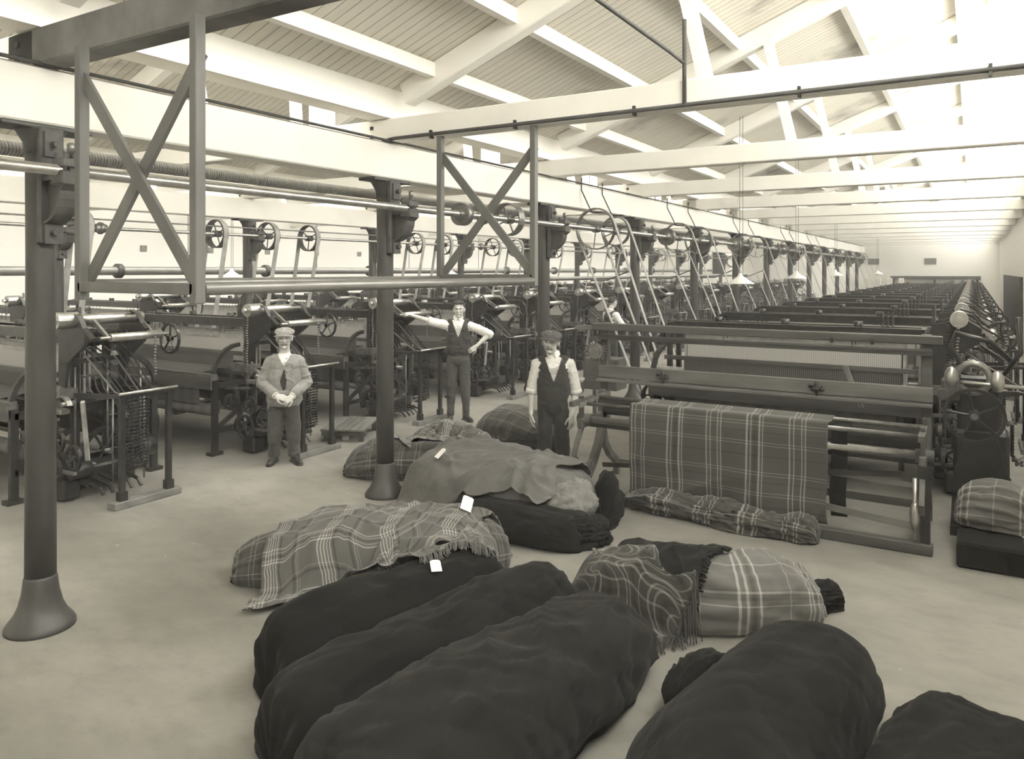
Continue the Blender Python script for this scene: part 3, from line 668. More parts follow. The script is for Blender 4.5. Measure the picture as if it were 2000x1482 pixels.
MB().strip([q(-3.40,6.95,.93),q(-3.38,7.15,.955),q(-3.40,7.5,.97),q(-3.36,7.62,.98)],.05,.008,(0,0,1)).build('cloth_edge_bar',M['woodm'],bf)
m=MB().box(q((xl+xr)/2+.05,7.02,.045),(3.15,.09,.09),ch=.008); m.box(q((xl+xr)/2+.05,7.10,.02),(3.15,.05,.04)); m.build('floor_rail',M['wood'],bf)
MB().bar(q(-3.3,7.3,.28),q(-.5,7.05,.62),.03,.045).build('tie_rod',M['iron'],bf)
MB().bar(q(-3.35,7.85,.18),q(-.4,7.75,.20),.02,.07).build('treadle_board',M['woodm'],bf)
MB().bar(q(-2.9,7.35,.33),q(-.42,7.0,.22),.02,.055).build('treadle_board',M['woodm'],bf)
MB().bar(q(-2.2,7.2,.56),q(-.42,7.1,.53),.02,.045).build('treadle_board',M['woodm'],bf)
m=MB().cyl(q(-.40,6.98,.12),q(-.40,6.98,.62),.018,10); m.lathe([(.02,0),(.04,.05),(.042,.12),(.03,.18),(.02,.2)],q(-.40,6.98,.22),n=14); m.build('weight_rod',M['steel'],bf)
m=MB().box(q(-.33,7.05,.35),(.07,.08,.7)); m.box(q(-.33,7.2,.66),(.1,.4,.09)); m.build('right_upright',M['iron'],bf)
MB().box(q(-.95,7.7,1.22),(.04,.05,.40),Matrix.Rotation(-.35,3,'Y')).build('wooden_arm',M['woodm'],bf)
# driving head of the frame: big hand wheel facing the camera
dh=empty('driving_head',(.05,7.75,0),0,'dark driving head with a large hand wheel at the right end of the frame','machine')
def q2(x,y,z): return (x-.02,y-7.75,z)
m=MB().box(q2(.03,7.95,.45),(.42,.36,.9),ch=.03); m.box(q2(.02,7.95,1.10),(.34,.28,.5),ch=.03); m.prism([(-.22,.0),(.26,.0),(.22,.5),(.12,.9),(-.1,.9),(-.2,.5)],q2(.02,7.74,0),(1,0,0),(0,0,1),.05); m.box(q2(.05,7.9,.04),(.5,.5,.08)); m.build('body',M['iron'],dh)
MB().wheel(q2(-.02,7.60,1.06),(0,1,0),.235,.028,.035,5,.045,.012,36,.08,.5).build('hand_wheel',M['iron2'],dh)
MB().cyl(q2(-.02,7.55,1.06),q2(-.02,7.95,1.06),.028,12).build('wheel_shaft',M['steeld'],dh)
MB().lathe([(.10,-.05),(.15,-.05),(.15,.05),(.10,.05)],q2(-.03,7.80,1.36),(0,1,0),26,True,True).build('brake_rim',M['steeld'],dh)
for dx,z in((-.17,1.38),(.17,1.36)):
    MB().lathe([(.001,-.1),(.035,-.09),(.055,-.03),(.05,.03),(.03,.07),(.001,.08)],q2(dx-.02,7.70,z),(0,0,1),14).build('governor_ball',M['steel'],dh)
MB().cyl(q2(-.2,7.72,1.33),q2(.4,7.72,1.31),.016,8).build('cross_rod',M['steel'],dh)
m=MB().tube([q2(-.10,7.8,1.45),q2(-.2,7.8,1.62),q2(-.16,7.8,1.75),q2(.1,7.8,1.68),q2(.25,7.85,1.52)],.022,8); m.tube([q2(.2,7.8,1.4),q2(.32,7.8,1.6),q2(.3,7.8,1.9)],.02,8); m.build('upper_linkage',M['iron2'],dh)
m=MB(); m.box(q2(-.2,7.78,1.25),(.14,.2,.2),ch=.02); m.cyl(q2(-.25,7.6,1.22),q2(-.25,7.72,1.22),.05,14); m.build('side_gear_box',M['ironb'],dh)
tag(MB().box((.12,7.05,.10),(.46,.42,.20),ch=.02).build('wooden_crate',M['black2']),'low dark box on the floor at the right edge below the driving head','box')
# pallet, oil can, low benches
pl=empty('wooden_platform',(-7.42,7.95,0),R(-62),'low slatted wooden platform on the floor right of the man in the pale jacket','platform')
for k in range(6): MB().box((0,-.25+.10*k,.165),(.92,.09,.025),ch=.003).build('slat',M['woodm'],pl)
for x in(-.36,.36): MB().box((x,0,.115),(.06,.60,.075)).build('bearer',M['wood'],pl)
for x in(-.36,.36):
    for y in(-.24,.24): MB().box((x,y,.04),(.06,.06,.08)).build('foot',M['wood'],pl)
oc=empty('oil_can',(-7.3,7.72,0),R(30),'small pale oil can with a long spout on the floor by the wooden platform','oil can')
MB().lathe([(.045,0),(.05,.01),(.05,.06),(.02,.085),(.012,.10)],(0,0,0),n=16).build('body',M['lamp'],oc)
MB().tube([(-.03,0,.04),(-.12,0,.035),(-.20,0,.02)],.007,8).build('spout',M['steel'],oc); MB().tube([(.04,0,.07),(.07,0,.06),(.045,0,.02)],.005,6).build('handle',M['steel'],oc)
st=empty('step_stool',(-6.55,12.9,0),R(20),'low wooden step on the floor behind the bareheaded man','step')
MB().box((0,0,.24),(.6,.36,.04),ch=.004).build('tread',M['woodl'],st)
for x in(-.27,.27): MB().box((x,0,.11),(.03,.34,.22)).build('side',M['wood'],st)
tag(MB().box((-6.15,13.7,.3),(.7,.5,.6),ch=.01).build('wooden_chest',M['wood']),'dark wooden chest on the floor just left of the third column','chest')
# ============================================================ CLOTH
import numpy as np
HX0,HY0,HC=-7.0,1.6,.02; HNX,HNY=400,400
HM=np.zeros((HNX,HNY))
def rast(verts):
    for p in verts:
        i=int((p[0]-HX0)/HC); j=int((p[1]-HY0)/HC)
        if 1<=i<HNX-1 and 1<=j<HNY-1:
            for a in(-1,0,1):
                for b in(-1,0,1):
                    if HM[i+a,j+b]<p[2]: HM[i+a,j+b]=p[2]
def blur(A,n):
    for _ in range(n):
        A=(A+np.roll(A,1,0)+np.roll(A,-1,0)+np.roll(A,1,1)+np.roll(A,-1,1))/5
    return A
def hsample(A,x,y):
    fx=(x-HX0)/HC; fy=(y-HY0)/HC; i=max(0,min(HNX-2,int(fx))); j=max(0,min(HNY-2,int(fy))); a=min(1,max(0,fx-i)); b=min(1,max(0,fy-j))
    return (A[i,j]*(1-a)+A[i+1,j]*a)*(1-b)+(A[i,j+1]*(1-a)+A[i+1,j+1]*a)*b
def ridge(a,b,s,p=3): 
    n=noise.noise(Vector((a,b,s))); return max(0,1-abs(n)*2.6)**p
def catm(P,t):
    n=len(P)-1; f=t*n; i=min(int(f),n-1); f-=i
    p=[Vector(P[max(0,min(n,k))]) for k in (i-1,i,i+1,i+2)]
    return .5*((2*p[1])+(p[2]-p[0])*f+(2*p[0]-5*p[1]+4*p[2]-p[3])*f*f+(3*p[1]-p[0]-3*p[2]+p[3])*f*f*f)
def bale(name,path,w,h,mat,seed=0,nu=110,nv=84,endp=5,lump=.035,fold=.02,fs=(2.2,1.2),skew=.6,wv=None,parent=None,z0=0,tilt=0,rs=True,flat=.55):
    # path: ground points of the centre line; w,h width and height, wv optional multipliers along it
    P=[(p[0],p[1],0) for p in path]; L=sum((Vector(P[i+1])-Vector(P[i])).length for i in range(len(P)-1)); G=(w+2*h)*1.0
    m=MB(); vs=[];uv=[]
    for i in range(nu+1):
        u=i/nu; c=catm(P,u); d=(catm(P,min(1,u+.02))-catm(P,max(0,u-.02))).normalized(); sd=Vector((d.y,-d.x,0))
        e=max(.02,(1-abs(2*u-1)**endp)**(1/endp)); k=1.0
        if wv: 
            q=u*(len(wv)-1); a=min(int(q),len(wv)-2); k=wv[a]*(1-(q-a))+wv[a+1]*(q-a)
        for j in range(nv):
            th=2*PI*j/nv-PI/2
            cx=math.copysign(abs(math.cos(th))**.85,math.cos(th)); sz=(math.sin(th)+flat)/(1+flat)
            p=c+sd*(cx*w/2*e*k)+Vector((0,0,1))*(max(0,sz)*h*e**.8*k**.7)
            nrm=(sd*cx+Vector((0,0,1))*math.sin(th)).normalized()
            U=u*L; V=abs(((j/nv)+.5)%1-.5)*2*G if False else (j/nv)*G
            Vn=math.sin(th)*1.3+seed; Wn=math.cos(th)*1.3
            q=Vector((U*1.7+seed*7.3,Vn,Wn))
            dsp=lump*1.6*noise.noise(q*.8)+lump*.6*noise.noise(q*1.9)
            f1=noise.noise(Vector((U*fs[0]+Wn*skew+seed*3,Wn*fs[1],Vn*fs[1])))
            f2=noise.noise(Vector((U*fs[0]*2.3-Wn*skew*1.5+seed*5,Wn*fs[1]*1.3,Vn*fs[1]*1.3+4)))
            f3=noise.noise(Vector((U*fs[0]*.6+seed,Wn*fs[1]*3.2,Vn*fs[1]*3.2+9)))
            dsp+=fold*(.8*max(0,1-abs(f1)*2.6)**2-.5*max(0,1-abs(f2)*2.8)**2+.4*max(0,1-abs(f3)*3)**2)
            dsp+=.004*noise.noise(q*6)*min(2,fold/.02)
            p=p+nrm*dsp*min(1,e*1.4)
            if abs(2*u-1)>.93: # gathered ends
                p+=d*(.012*math.sin(th*7+seed)+.008*math.sin(th*13))*(1 if u>.5 else -1)*min(1,w/.5)
            p.z=max(.004+z0,p.z+z0)
            vs.append(p); uv.append((U,V))
    fs_=[(i*nv+j,(i+1)*nv+j,(i+1)*nv+(j+1)%nv,i*nv+(j+1)%nv) for i in range(nu) for j in range(nv)]
    m.add(vs,fs_,True); m.f.append(tuple(range(nv))); m.sm.append(False); m.f.append(tuple(nu*nv+j for j in reversed(range(nv)))); m.sm.append(False)
    m.uv=uv
    if rs: rast(vs)
    return m.build(name,mat,parent)
def sheet(name,cor,mat,seed=0,nu=110,nv=90,off=.014,fold=.018,fs=(3,3),wob=.05,parent=None,bl=8,fdir=0,uvs=1,rs=True,uvo=(0,0),thick=.006):
    A=blur(HM.copy(),bl); A=np.maximum(A,blur(HM,1)); A=blur(A,2)
    c=[Vector((p[0],p[1],0)) for p in cor]; vs=[]
    ca,sa=math.cos(fdir),math.sin(fdir)
    for i in range(nu+1):
        for j in range(nv+1):
            s=i/nu;t=j/nv
            ws=wob*noise.noise(Vector((s*3,seed,t*1.0)))*4*(abs(t-.5)*2)**3*(1 if t>.5 else -1); wt=wob*noise.noise(Vector((t*3,seed+5,s)))*4*(abs(s-.5)*2)**3*(1 if s>.5 else -1)
            p=(c[0]*(1-s)+c[1]*s)*(1-t)+(c[3]*(1-s)+c[2]*s)*t
            p+=(c[1]-c[0]).normalized()*wt+(c[3]-c[0]).normalized()*ws
            a=(p.x*ca+p.y*sa)*fs[0]; b=(-p.x*sa+p.y*ca)*fs[1]
            wx=noise.noise(Vector((p.x*1.5,p.y*1.5,seed+3)))*.8
            f=ridge(a+wx,b,seed)+.6*ridge(a*2.1+wx*2,b*1.4,seed+2)+.35*ridge(b*2.5,a*2.0+wx,seed+6)
            z=hsample(A,p.x,p.y)+off+fold*f+.010*noise.noise(Vector((p.x*9,p.y*9,seed)))
            vs.append(Vector((p.x,p.y,z)))
    n=nv+1; uv=[[0,0] for _ in vs]
    for j in range(n):
        acc=0
        for i in range(nu+1):
            if i: acc+=(vs[i*n+j]-vs[(i-1)*n+j]).length
            uv[i*n+j][0]=acc*uvs+uvo[0]
    for i in range(nu+1):
        acc=0
        for j in range(n):
            if j: acc+=(vs[i*n+j]-vs[i*n+j-1]).length
            uv[i*n+j][1]=acc*uvs+uvo[1]
    m=MB(); m.add(vs,[(i*n+j,(i+1)*n+j,(i+1)*n+j+1,i*n+j+1) for i in range(nu) for j in range(nv)],True); m.uv=[tuple(q) for q in uv]
    if rs: rast(vs)
    o=m.build(name,mat,parent); md=o.modifiers.new('thick','SOLIDIFY'); md.thickness=thick; md.offset=1 if o.data.polygons[0].normal.z>0 else -1
    return o,vs,n
def fringe(pts,ln,mat,parent,seed,dirv=None,name='fringe',n=110,r=.0035):
    rnd=random.Random(seed); m=MB(); A=blur(HM.copy(),2)
    for k in range(n):
        f=k/(n-1)*(len(pts)-1); i=min(int(f),len(pts)-2); p=pts[i].lerp(pts[i+1],f-i)
        d=Vector(dirv).normalized() if dirv else Vector((rnd.uniform(-1,1),-1,0)).normalized()
        d=(d+Vector((rnd.uniform(-.35,.35),rnd.uniform(-.35,.35),0))).normalized(); L=ln*rnd.uniform(.6,1.1); q=[]
        for s in range(4):
            a=p+d*L*s/3; z=min(p.z+.004,max(.006,hsample(A,a.x,a.y)+.012)) if s else p.z; q.append(Vector((a.x,a.y,z)))
        m.tube(q,r,4)
    o=m.build(name,mat,parent,fix=False); return tag(o,kind='stuff')
G1='cloth bales on the floor'
def thing(nm,lab,cat='cloth bale',grp=G1): return empty(nm,(0,0,0),0,lab,cat,grp)
# --- back pile
b=thing('cloth_bale','striped tartan bale behind the second column, left end of the pile showing')
bale('wrapped_cloth',[(-6.08,6.42),(-5.5,6.75),(-4.75,7.1)],.66,.36,M['plaidC'],1,parent=b,endp=3,lump=.05,wv=[.55,1.05,1.1,1.0],fold=.03)
b=thing('cloth_bale','crumpled light and dark plaid heap at the feet of the bareheaded man')
bale('wrapped_cloth',[(-5.95,7.35),(-5.4,7.6),(-4.8,7.65)],.62,.40,M['plaidA'],2,parent=b,endp=3,lump=.07,fold=.05,fs=(4,2.2),wv=[.6,1,.9,.7])
o,vs,n=sheet('checked_shawl',[(-5.95,6.85),(-5.25,6.55),(-4.95,7.1),(-5.5,7.45)],M['plaidD'],4,fold=.02,fs=(3,2.5),wob=.05,bl=8)
tag(o,'boldly checked shawl corner thrown over the back plaid pile','shawl')
b=thing('cloth_bale','rounded dark tartan bale on the floor left of the moustached man')
bale('wrapped_cloth',[(-5.72,8.62),(-5.1,8.55),(-4.35,8.25)],.74,.50,M['plaidC'],3,parent=b,endp=2.6,lump=.03,fold=.02,wv=[.7,1.05,1.0,.8])
b=thing('cloth_bale','low black cloth bundle on the floor behind the legs of the moustached man')
bale('wrapped_cloth',[(-4.95,7.95),(-4.5,7.98),(-4.2,8.12)],.42,.33,M['black2'],4,parent=b,endp=2.6,lump=.05)
# --- grey bale with rags
b=thing('cloth_bale','dark cloth bundle with ragged right end below the grey cloth bale')
bale('wrapped_cloth',[(-3.95,5.86),(-3.4,5.74),(-2.76,5.80)],.62,.27,M['black2'],5,parent=b,endp=4,lump=.02,fold=.015,nu=90)
rg=bale('ragged_end',[(-2.98,5.62),(-2.78,5.75),(-2.68,5.98)],.22,.22,M['char'],41,parent=b,endp=3,lump=.05,fold=.028,fs=(7,3),nu=110)
b=thing('cloth_bale','large plain grey cloth bale right of the second column, pale rags at its right end')
bale('wrapped_cloth',[(-4.92,6.22),(-4.3,6.32),(-3.6,6.30),(-3.02,6.22)],.98,.50,M['greyc'],6,parent=b,endp=4,lump=.04,fold=.035,fs=(1.6,1.0),wv=[.75,1.05,1.0,.95])
sheet('top_fold',[(-4.80,5.68),(-3.20,5.72),(-3.12,6.62),(-4.55,6.72)],M['greyc'],11,fold=.045,fs=(1.3,2.6),fdir=.7,wob=.05,parent=b,off=.014)
rg=bale('rag_ends',[(-3.22,5.86),(-3.04,6.05),(-2.96,6.35)],.26,.40,M['rag'],42,parent=b,endp=2.6,lump=.05,fold=.035,fs=(6,2.4),nu=120,z0=.02)
b=thing('cloth_bale','black cloth hanging down behind the rags of the grey bale')
bale('wrapped_cloth',[(-3.02,6.75),(-2.86,6.45),(-2.80,6.20)],.26,.42,M['black'],7,parent=b,endp=3,lump=.05,fold=.025,nu=90)
# --- light plaid bale
b=thing('cloth_bale','light plaid bale with fringed edge in the middle of the floor, partly under black rolls')
bale('wrapped_cloth',[(-4.72,3.80),(-4.2,4.25),(-3.6,4.75),(-3.22,5.22)],.82,.40,M['plaidC'],8,parent=b,endp=3.2,lump=.03,fold=.02,wv=[.55,1.0,1.05,.8])
o,vs,n=sheet('plaid_cover',[(-4.16,3.42),(-3.02,4.62),(-3.42,5.42),(-4.62,4.30)],M['plaidA'],14,fold=.03,fs=(1.4,2.4),fdir=.75,wob=.05,parent=b,off=.022,bl=10)
# --- black rolls
b=thing('cloth_roll','black cloth roll leftmost of the three in front, a paper tag on its back')
bale('rolled_cloth',[(-3.18,2.78),(-3.02,3.35),(-2.86,3.9),(-2.76,4.35)],.60,.48,M['black'],9,parent=b,endp=5,lump=.03,fold=.022,fs=(1.5,.8),wv=[1.0,1.05,.98,.85])
b=thing('cloth_roll','black cloth roll in the middle of the three in front, with a sagging open end')
bale('rolled_cloth',[(-2.72,2.40),(-2.56,3.1),(-2.42,3.8),(-2.34,4.45)],.56,.46,M['black2'],10,parent=b,endp=5,lump=.03,fold=.026,fs=(1.6,.8),wv=[1.05,1,.95,.9])
o,vs,n=sheet('plaid_flap',[(-3.32,3.42),(-2.72,4.35),(-3.05,4.72),(-3.62,3.95)],M['plaidA'],15,fold=.03,fs=(3,5),fdir=1.0,wob=.10,off=.018,bl=5,uvo=(.1,.2))
tag(o,'fringed end of light plaid folded over the back of the leftmost black roll','cloth')
edge=[vs[i*n] for i in range(55,111,5)]
fringe(edge,.10,M['plaidA'],o,3,(.75,-.65,0))
# dark wrinkled roll
b=thing('cloth_roll','charcoal cloth roll rightmost of the three in front, heavily creased')
bale('rolled_cloth',[(-2.12,2.15),(-2.02,2.9),(-1.93,3.6),(-1.84,4.25)],.76,.45,M['char'],12,parent=b,endp=6,lump=.03,fold=.035,fs=(2.4,.5),skew=1.0,wv=[1,1.05,1.0,.85])
# right-hand long bundle
b=thing('cloth_bale','long tartan bundle in two cloths with a twisted knot at its right end')
bale('wrapped_cloth',[(-2.35,4.98),(-1.9,4.98),(-1.45,5.05),(-1.1,5.28),(-.92,5.45)],.62,.38,M['plaidE'],13,parent=b,endp=3.5,lump=.03,fold=.025,wv=[.85,1.0,1.1,1.0,.6])
bale('twisted_end',[(-1.02,5.38),(-.88,5.52),(-.76,5.62)],.20,.17,M['black2'],43,parent=b,endp=2.5,lump=.03,fold=.02,fs=(4,2),nu=60)
o,vs,n=sheet('dark_wrap',[(-2.12,4.60),(-1.52,4.66),(-1.42,5.42),(-2.05,5.32)],M['black2'],16,fold=.022,fs=(3,2),wob=.05,parent=b,off=.018,bl=3)
edge=[vs[110*n+j] for j in range(0,n,6)]
fringe(edge,.05,M['char'],o,5,(.9,-.2,0),n=100,r=.006)
o,vs,n=sheet('checked_scarf',[(-2.50,4.66),(-2.30,4.90),(-1.50,4.72),(-1.62,4.44)],M['plaidC2'],17,nu=60,nv=70,fold=.02,fs=(3,2),wob=.04,off=.02,bl=6)
tag(o,'checked tartan scarf end hanging between the charcoal roll and the long bundle','scarf')
edge=[vs[i*n+n-1] for i in range(0,61,6)]
fringe(edge,.10,M['plaidC2'],o,6,(.3,-1,0),n=60)
# front right
b=thing('cloth_bale','big smooth black cloth bale at the lower right, rumpled on its left side')
bale('wrapped_cloth',[(-.78,2.5),(-.88,3.2),(-.78,3.85),(-.64,4.42)],.76,.47,M['black2'],18,parent=b,endp=6,lump=.025,fold=.012,wv=[1.0,1.0,1.0,.85])
bale('rumpled_edge',[(-1.30,3.72),(-1.24,3.98),(-1.12,4.25)],.20,.20,M['black'],44,parent=b,endp=2.5,lump=.05,fold=.025,fs=(6,3),nu=60)
b=thing('cloth_bale','black cloth bale in the dark lower right corner')
bale('wrapped_cloth',[(-.22,2.9),(-.08,3.5),(.08,4.25)],.66,.33,M['black2'],19,parent=b,endp=4,lump=.04,fold=.02)
b=thing('cloth_bale','plaid bundle slumped against the driving head at the right edge')
bale('wrapped_cloth',[(-.12,7.40),(.12,7.36),(.40,7.32)],.34,.34,M['plaidE'],20,parent=b,endp=2.6,lump=.05,fold=.03,nu=60,z0=.21,rs=False)
# --- hanging tartan on the beaming frame
def hang(X0,X1,ytop,zt,drop,seed,fl=.0):
    def fn(u,v):
        x=X0+(X1-X0)*u; s=v*(.42+drop)
        if s<.42: a=s/.42; y=ytop+.32*(1-a); z=zt+.03-.02*math.sin(a*PI)
        else:
            q=s-.42; y=ytop-.05-.03*min(1,q*6); z=zt+.025-max(0,q-.02)
        k=max(0,(s-.42)/drop)
        y+=(.030*noise.noise(Vector((x*2.2+seed,k*1.2,seed)))*2+.018*math.sin(x*5+noise.noise(Vector((x,k*2,seed)))*3))*k
        y-=.03*k*max(0,ridge(x*1.3+k*1.4,k*.8,seed))
        x+=.03*k*noise.noise(Vector((k*2,u*2,seed+2)))
        return Vector((x,y,max(.015,z)))
    return fn
hc=MB(); nu_,nv_=120,90; f_=hang(-2.89,-1.07,7.10,.955,.88,3); hc.grid(nu_,nv_,f_); hc.uv=[(1.82*(i/nu_)+.02,1.30*(j/nv_)) for i in range(nu_+1) for j in range(nv_+1)]
ht=thing('hanging_tartan','wide tartan cloth hanging over the rods of the wooden beaming frame','cloth',None)
o=hc.build('draped_width',M['plaidB'],ht); md=o.modifiers.new('thick','SOLIDIFY'); md.thickness=.006
bale('bunched_end',[(-2.98,6.99),(-2.5,6.95),(-2.0,6.90),(-1.5,6.88),(-1.12,6.84)],.26,.19,M['plaidB'],21,parent=ht,endp=4,lump=.05,fold=.04,fs=(4,2),skew=1.5,nu=150,wv=[.5,1.2,.8,1.1,.8,1.0])
hc=MB(); f_=hang(-1.06,-.93,7.22,.90,.78,8); hc.grid(20,60,f_); o=hc.build('dark_web',M['black2']); md=o.modifiers.new('thick','SOLIDIFY'); md.thickness=.006
tag(o,'narrow dark web hanging at the right of the tartan on the frame','cloth')
# --- paper tags
A_=blur(HM.copy(),1)
def card(px,py,x,y,rz,w,l,lab):
    z=max(hsample(A_,x+a,y+b) for a in(-.03,0,.03) for b in(-.03,0,.03))+.012
    gx=(hsample(A_,x+.05,y)-hsample(A_,x-.05,y))/.1; gy=(hsample(A_,x,y+.05)-hsample(A_,x,y-.05))/.1
    nn=Vector((-gx,-gy,1)).normalized(); qz=Vector((0,0,1)).rotation_difference(nn)
    m=MB().prism([(-w/2,-l/2),(w/2,-l/2),(w/2,l/2-.015),(w/2-.015,l/2),(-w/2+.015,l/2),(-w/2,l/2-.015)],(0,0,0),(1,0,0),(0,1,0),.003)
    o=m.build('paper_tag',M['tagp']); o.location=(x,y,z+.004); o.rotation_mode='QUATERNION'; o.rotation_quaternion=qz@Euler((0,0,rz)).to_quaternion(); return tag(o,lab,'tag','paper tags on the cloth')
card(0,0,-2.80,3.74,.75,.065,.125,'white paper tag lying on the leftmost black roll')
card(0,0,-4.42,5.98,-.3,.06,.125,'white paper tag on the plain grey cloth bale')
card(0,0,-3.42,4.98,.5,.09,.20,'small flat white strip at the right end of the light plaid bale')  # plain white strip laid flat at the plaid bale's right end
# ============================================================ PEOPLE
def blob(name,prims,mat,parent,voxel=.007,smooth=3,cut=None,solid=0,wr=0,wsc=9,seed=0):
    """prims: chains ('c',[(p,r),...]) and ellipsoids ('e',centre,(rx,ry,rz)[,euler]) fused into one continuous surface"""
    m=MB()
    for q in prims:
        if q[0]=='c':
            ch=q[1]
            for (p,r),(p2,r2) in zip(ch[:-1],ch[1:]):
                p=Vector(p);p2=Vector(p2); d=(p2-p); L=d.length
                if L<1e-6: continue
                n=max(2,min(12,int(L/ (min(r,r2)*.5+.002))+1)); prof=[]
                d.normalize()
                for k in range(5): a=PI/2*k/4; prof.append((r*math.sin(a)+1e-4,-r*math.cos(a)))
                for k in range(1,n): f=k/n; prof.append((r+(r2-r)*f,L*f))
                for k in range(5): a=PI/2*k/4; prof.append((r2*math.cos(a)+1e-4,L+r2*math.sin(a)))
                N=len(m.v); m.lathe(prof,p,d,14)
        else:
            e=MB().sphere((0,0,0),q[2],18,12); rot=Euler(q[3]).to_matrix() if len(q)>3 else Matrix.Identity(3); c=Vector(q[1])
            m.add([rot@Vector(v)+c for v in e.v],e.f,True)
    o=m.build(name,mat,None,fix=True)
    rm=o.modifiers.new('r','REMESH'); rm.mode='VOXEL'; rm.voxel_size=voxel; rm.use_smooth_shade=True
    if smooth: sm=o.modifiers.new('s','SMOOTH'); sm.factor=.5; sm.iterations=smooth
    dg=bpy.context.evaluated_depsgraph_get(); dg.update(); me=bpy.data.meshes.new_from_object(o.evaluated_get(dg)); 
    old=o.data; o.modifiers.clear(); o.data=me; bpy.data.meshes.remove(old); me.name=name
    if not me.materials: me.materials.append(mat)
    else: me.materials[0]=mat
    if wr:
        nr=[v.normal.copy() for v in me.vertices]
        for v,n in zip(me.vertices,nr):
            p=v.co*wsc; a=noise.noise(Vector((p.x+seed,p.y,p.z*1.0))); b_=noise.noise(Vector((p.x*.9+p.z*.5,p.y*.9,p.z*1.3+seed)))
            v.co+=n*wr*(a*.8+max(0,1-abs(b_)*3.2)**2*1.3)
    if cut:
        bm=bmesh.new(); bm.from_mesh(me); kill=[v for v in bm.verts if cut(v.co)]; bmesh.ops.delete(bm,geom=kill,context='VERTS'); bm.to_mesh(me); bm.free()
    me.polygons.foreach_set('use_smooth',[True]*len(me.polygons))
    if solid: s=o.modifiers.new('t','SOLIDIFY'); s.thickness=solid; s.offset=1
    o.parent=parent; return o
def V3(*a): return Vector(a)
def hand(wr,dirv,palmn,s=1.0,curl=.5,thumb=1,spread=.0):
    """wrist point, direction to the fingertips, palm normal -> chains for palm, four fingers and a thumb"""
    d=Vector(dirv).normalized(); n=Vector(palmn); n=(n-d*n.dot(d)).normalized(); sd=d.cross(n)*thumb; wr=Vector(wr); P=[]
    for k,o_ in enumerate((-.030,-.010,.010,.029)):
        b=wr+d*.088*s+sd*o_*s
        P.append(('c',[(wr+sd*o_*.55*s,.017*s),(b,.0135*s)]))
        L=(.060,.074,.080,.070)[k]*s; p=b; rr=.0098*s; a=curl*.35; q=[(p,rr*1.1)]
        for f,c_ in ((.45,1.0),(.32,1.3),(.25,1.0)):
            a+=curl*c_*.45; dd=(d*math.cos(a)+n*math.sin(a)+sd*(o_*spread*12)).normalized(); p=p+dd*L*f; rr*=.9; q.append((p,rr))
        P.append(('c',q))
    t0=wr+d*.022*s+sd*.022*s; t1=t0+(d*.55+sd*.75+n*.25).normalized()*.040*s; t2=t1+(d*.85+sd*.30+n*.35).normalized()*.034*s; t3=t2+(d*.95+n*.35).normalized()*.024*s
    P.append(('c',[(t0,.015*s),(t1,.0125*s),(t2,.0105*s),(t3,.009*s)])); return P
def head(c,s=1.0,yaw=0,chin=0):
    """c = centre of the skull; face towards -y"""
    c=Vector(c); E=[]; Rm=Euler((0,0,yaw)).to_matrix()
    def e(x,y,z,rx,ry,rz): E.append(('e',c+Rm@Vector((x,y,z))*s,(rx*s,ry*s,rz*s),(0,0,yaw)))
    e(0,.008,.022,.074,.094,.092); e(0,-.022,-.035,.060,.066,.078); e(0,-.050,-.088,.030,.028,.024); e(0,-.030,-.070,.050,.045,.035)
    e(0,-.082,.022,.046,.014,.009); e(.036,-.070,-.018,.019,.018,.015); e(-.036,-.070,-.018,.019,.018,.015)
    e(0,-.094,-.006,.0085,.012,.026); e(0,-.104,-.024,.013,.014,.010); e(.010,-.094,-.028,.008,.010,.007); e(-.010,-.094,-.028,.008,.010,.007)
    e(0,-.083,-.052,.022,.012,.006); e(0,-.082,-.062,.019,.012,.006); e(0,-.080,-.088,.018,.014,.013)
    for sx in(-1,1): e(sx*.078,.012,-.006,.009,.020,.031); e(sx*.083,.018,.006,.006,.012,.016)
    return E
def face_bits(par,c,s,yaw,must=None,hairm=None,brow=True):
    c=Vector(c); Rm=Euler((0,0,yaw)).to_matrix()
    def P(x,y,z): return c+Rm@Vector((x,y,z))*s
    for sx in(-1,1):
        MB().sphere(P(sx*.031,-.079,.005),(.009*s,.006*s,.0042*s),10,8).build('eye',M['eye'],par)
        MB().tube([P(sx*.014,-.092,.021),P(sx*.032,-.092,.026),P(sx*.050,-.080,.020)],.0024*s,6).build('eyebrow',hairm or M['hair'],par)
    MB().tube([P(-.019,-.094,-.057),P(0,-.0975,-.0565),P(.019,-.094,-.057)],.0022*s,6).build('mouth',M['mouth'],par)
    if must:
        for_m=MB(); rnd=random.Random(3)
        for sx in(-1,1):
            for k in range(26):
                f=k/25; x=sx*(.002+.03*f); for_m.tube([P(x*.7,-.103+.010*f,-.038-.002*f),P(x,-.107+.013*f,-.047-.004*f),P(x*1.12,-.099+.016*f,-.057-.008*f+rnd.uniform(-.003,.003))],[.0042*s,.0050*s,.0022*s],5)
        for_m.build('moustache',must,par,fix=False)
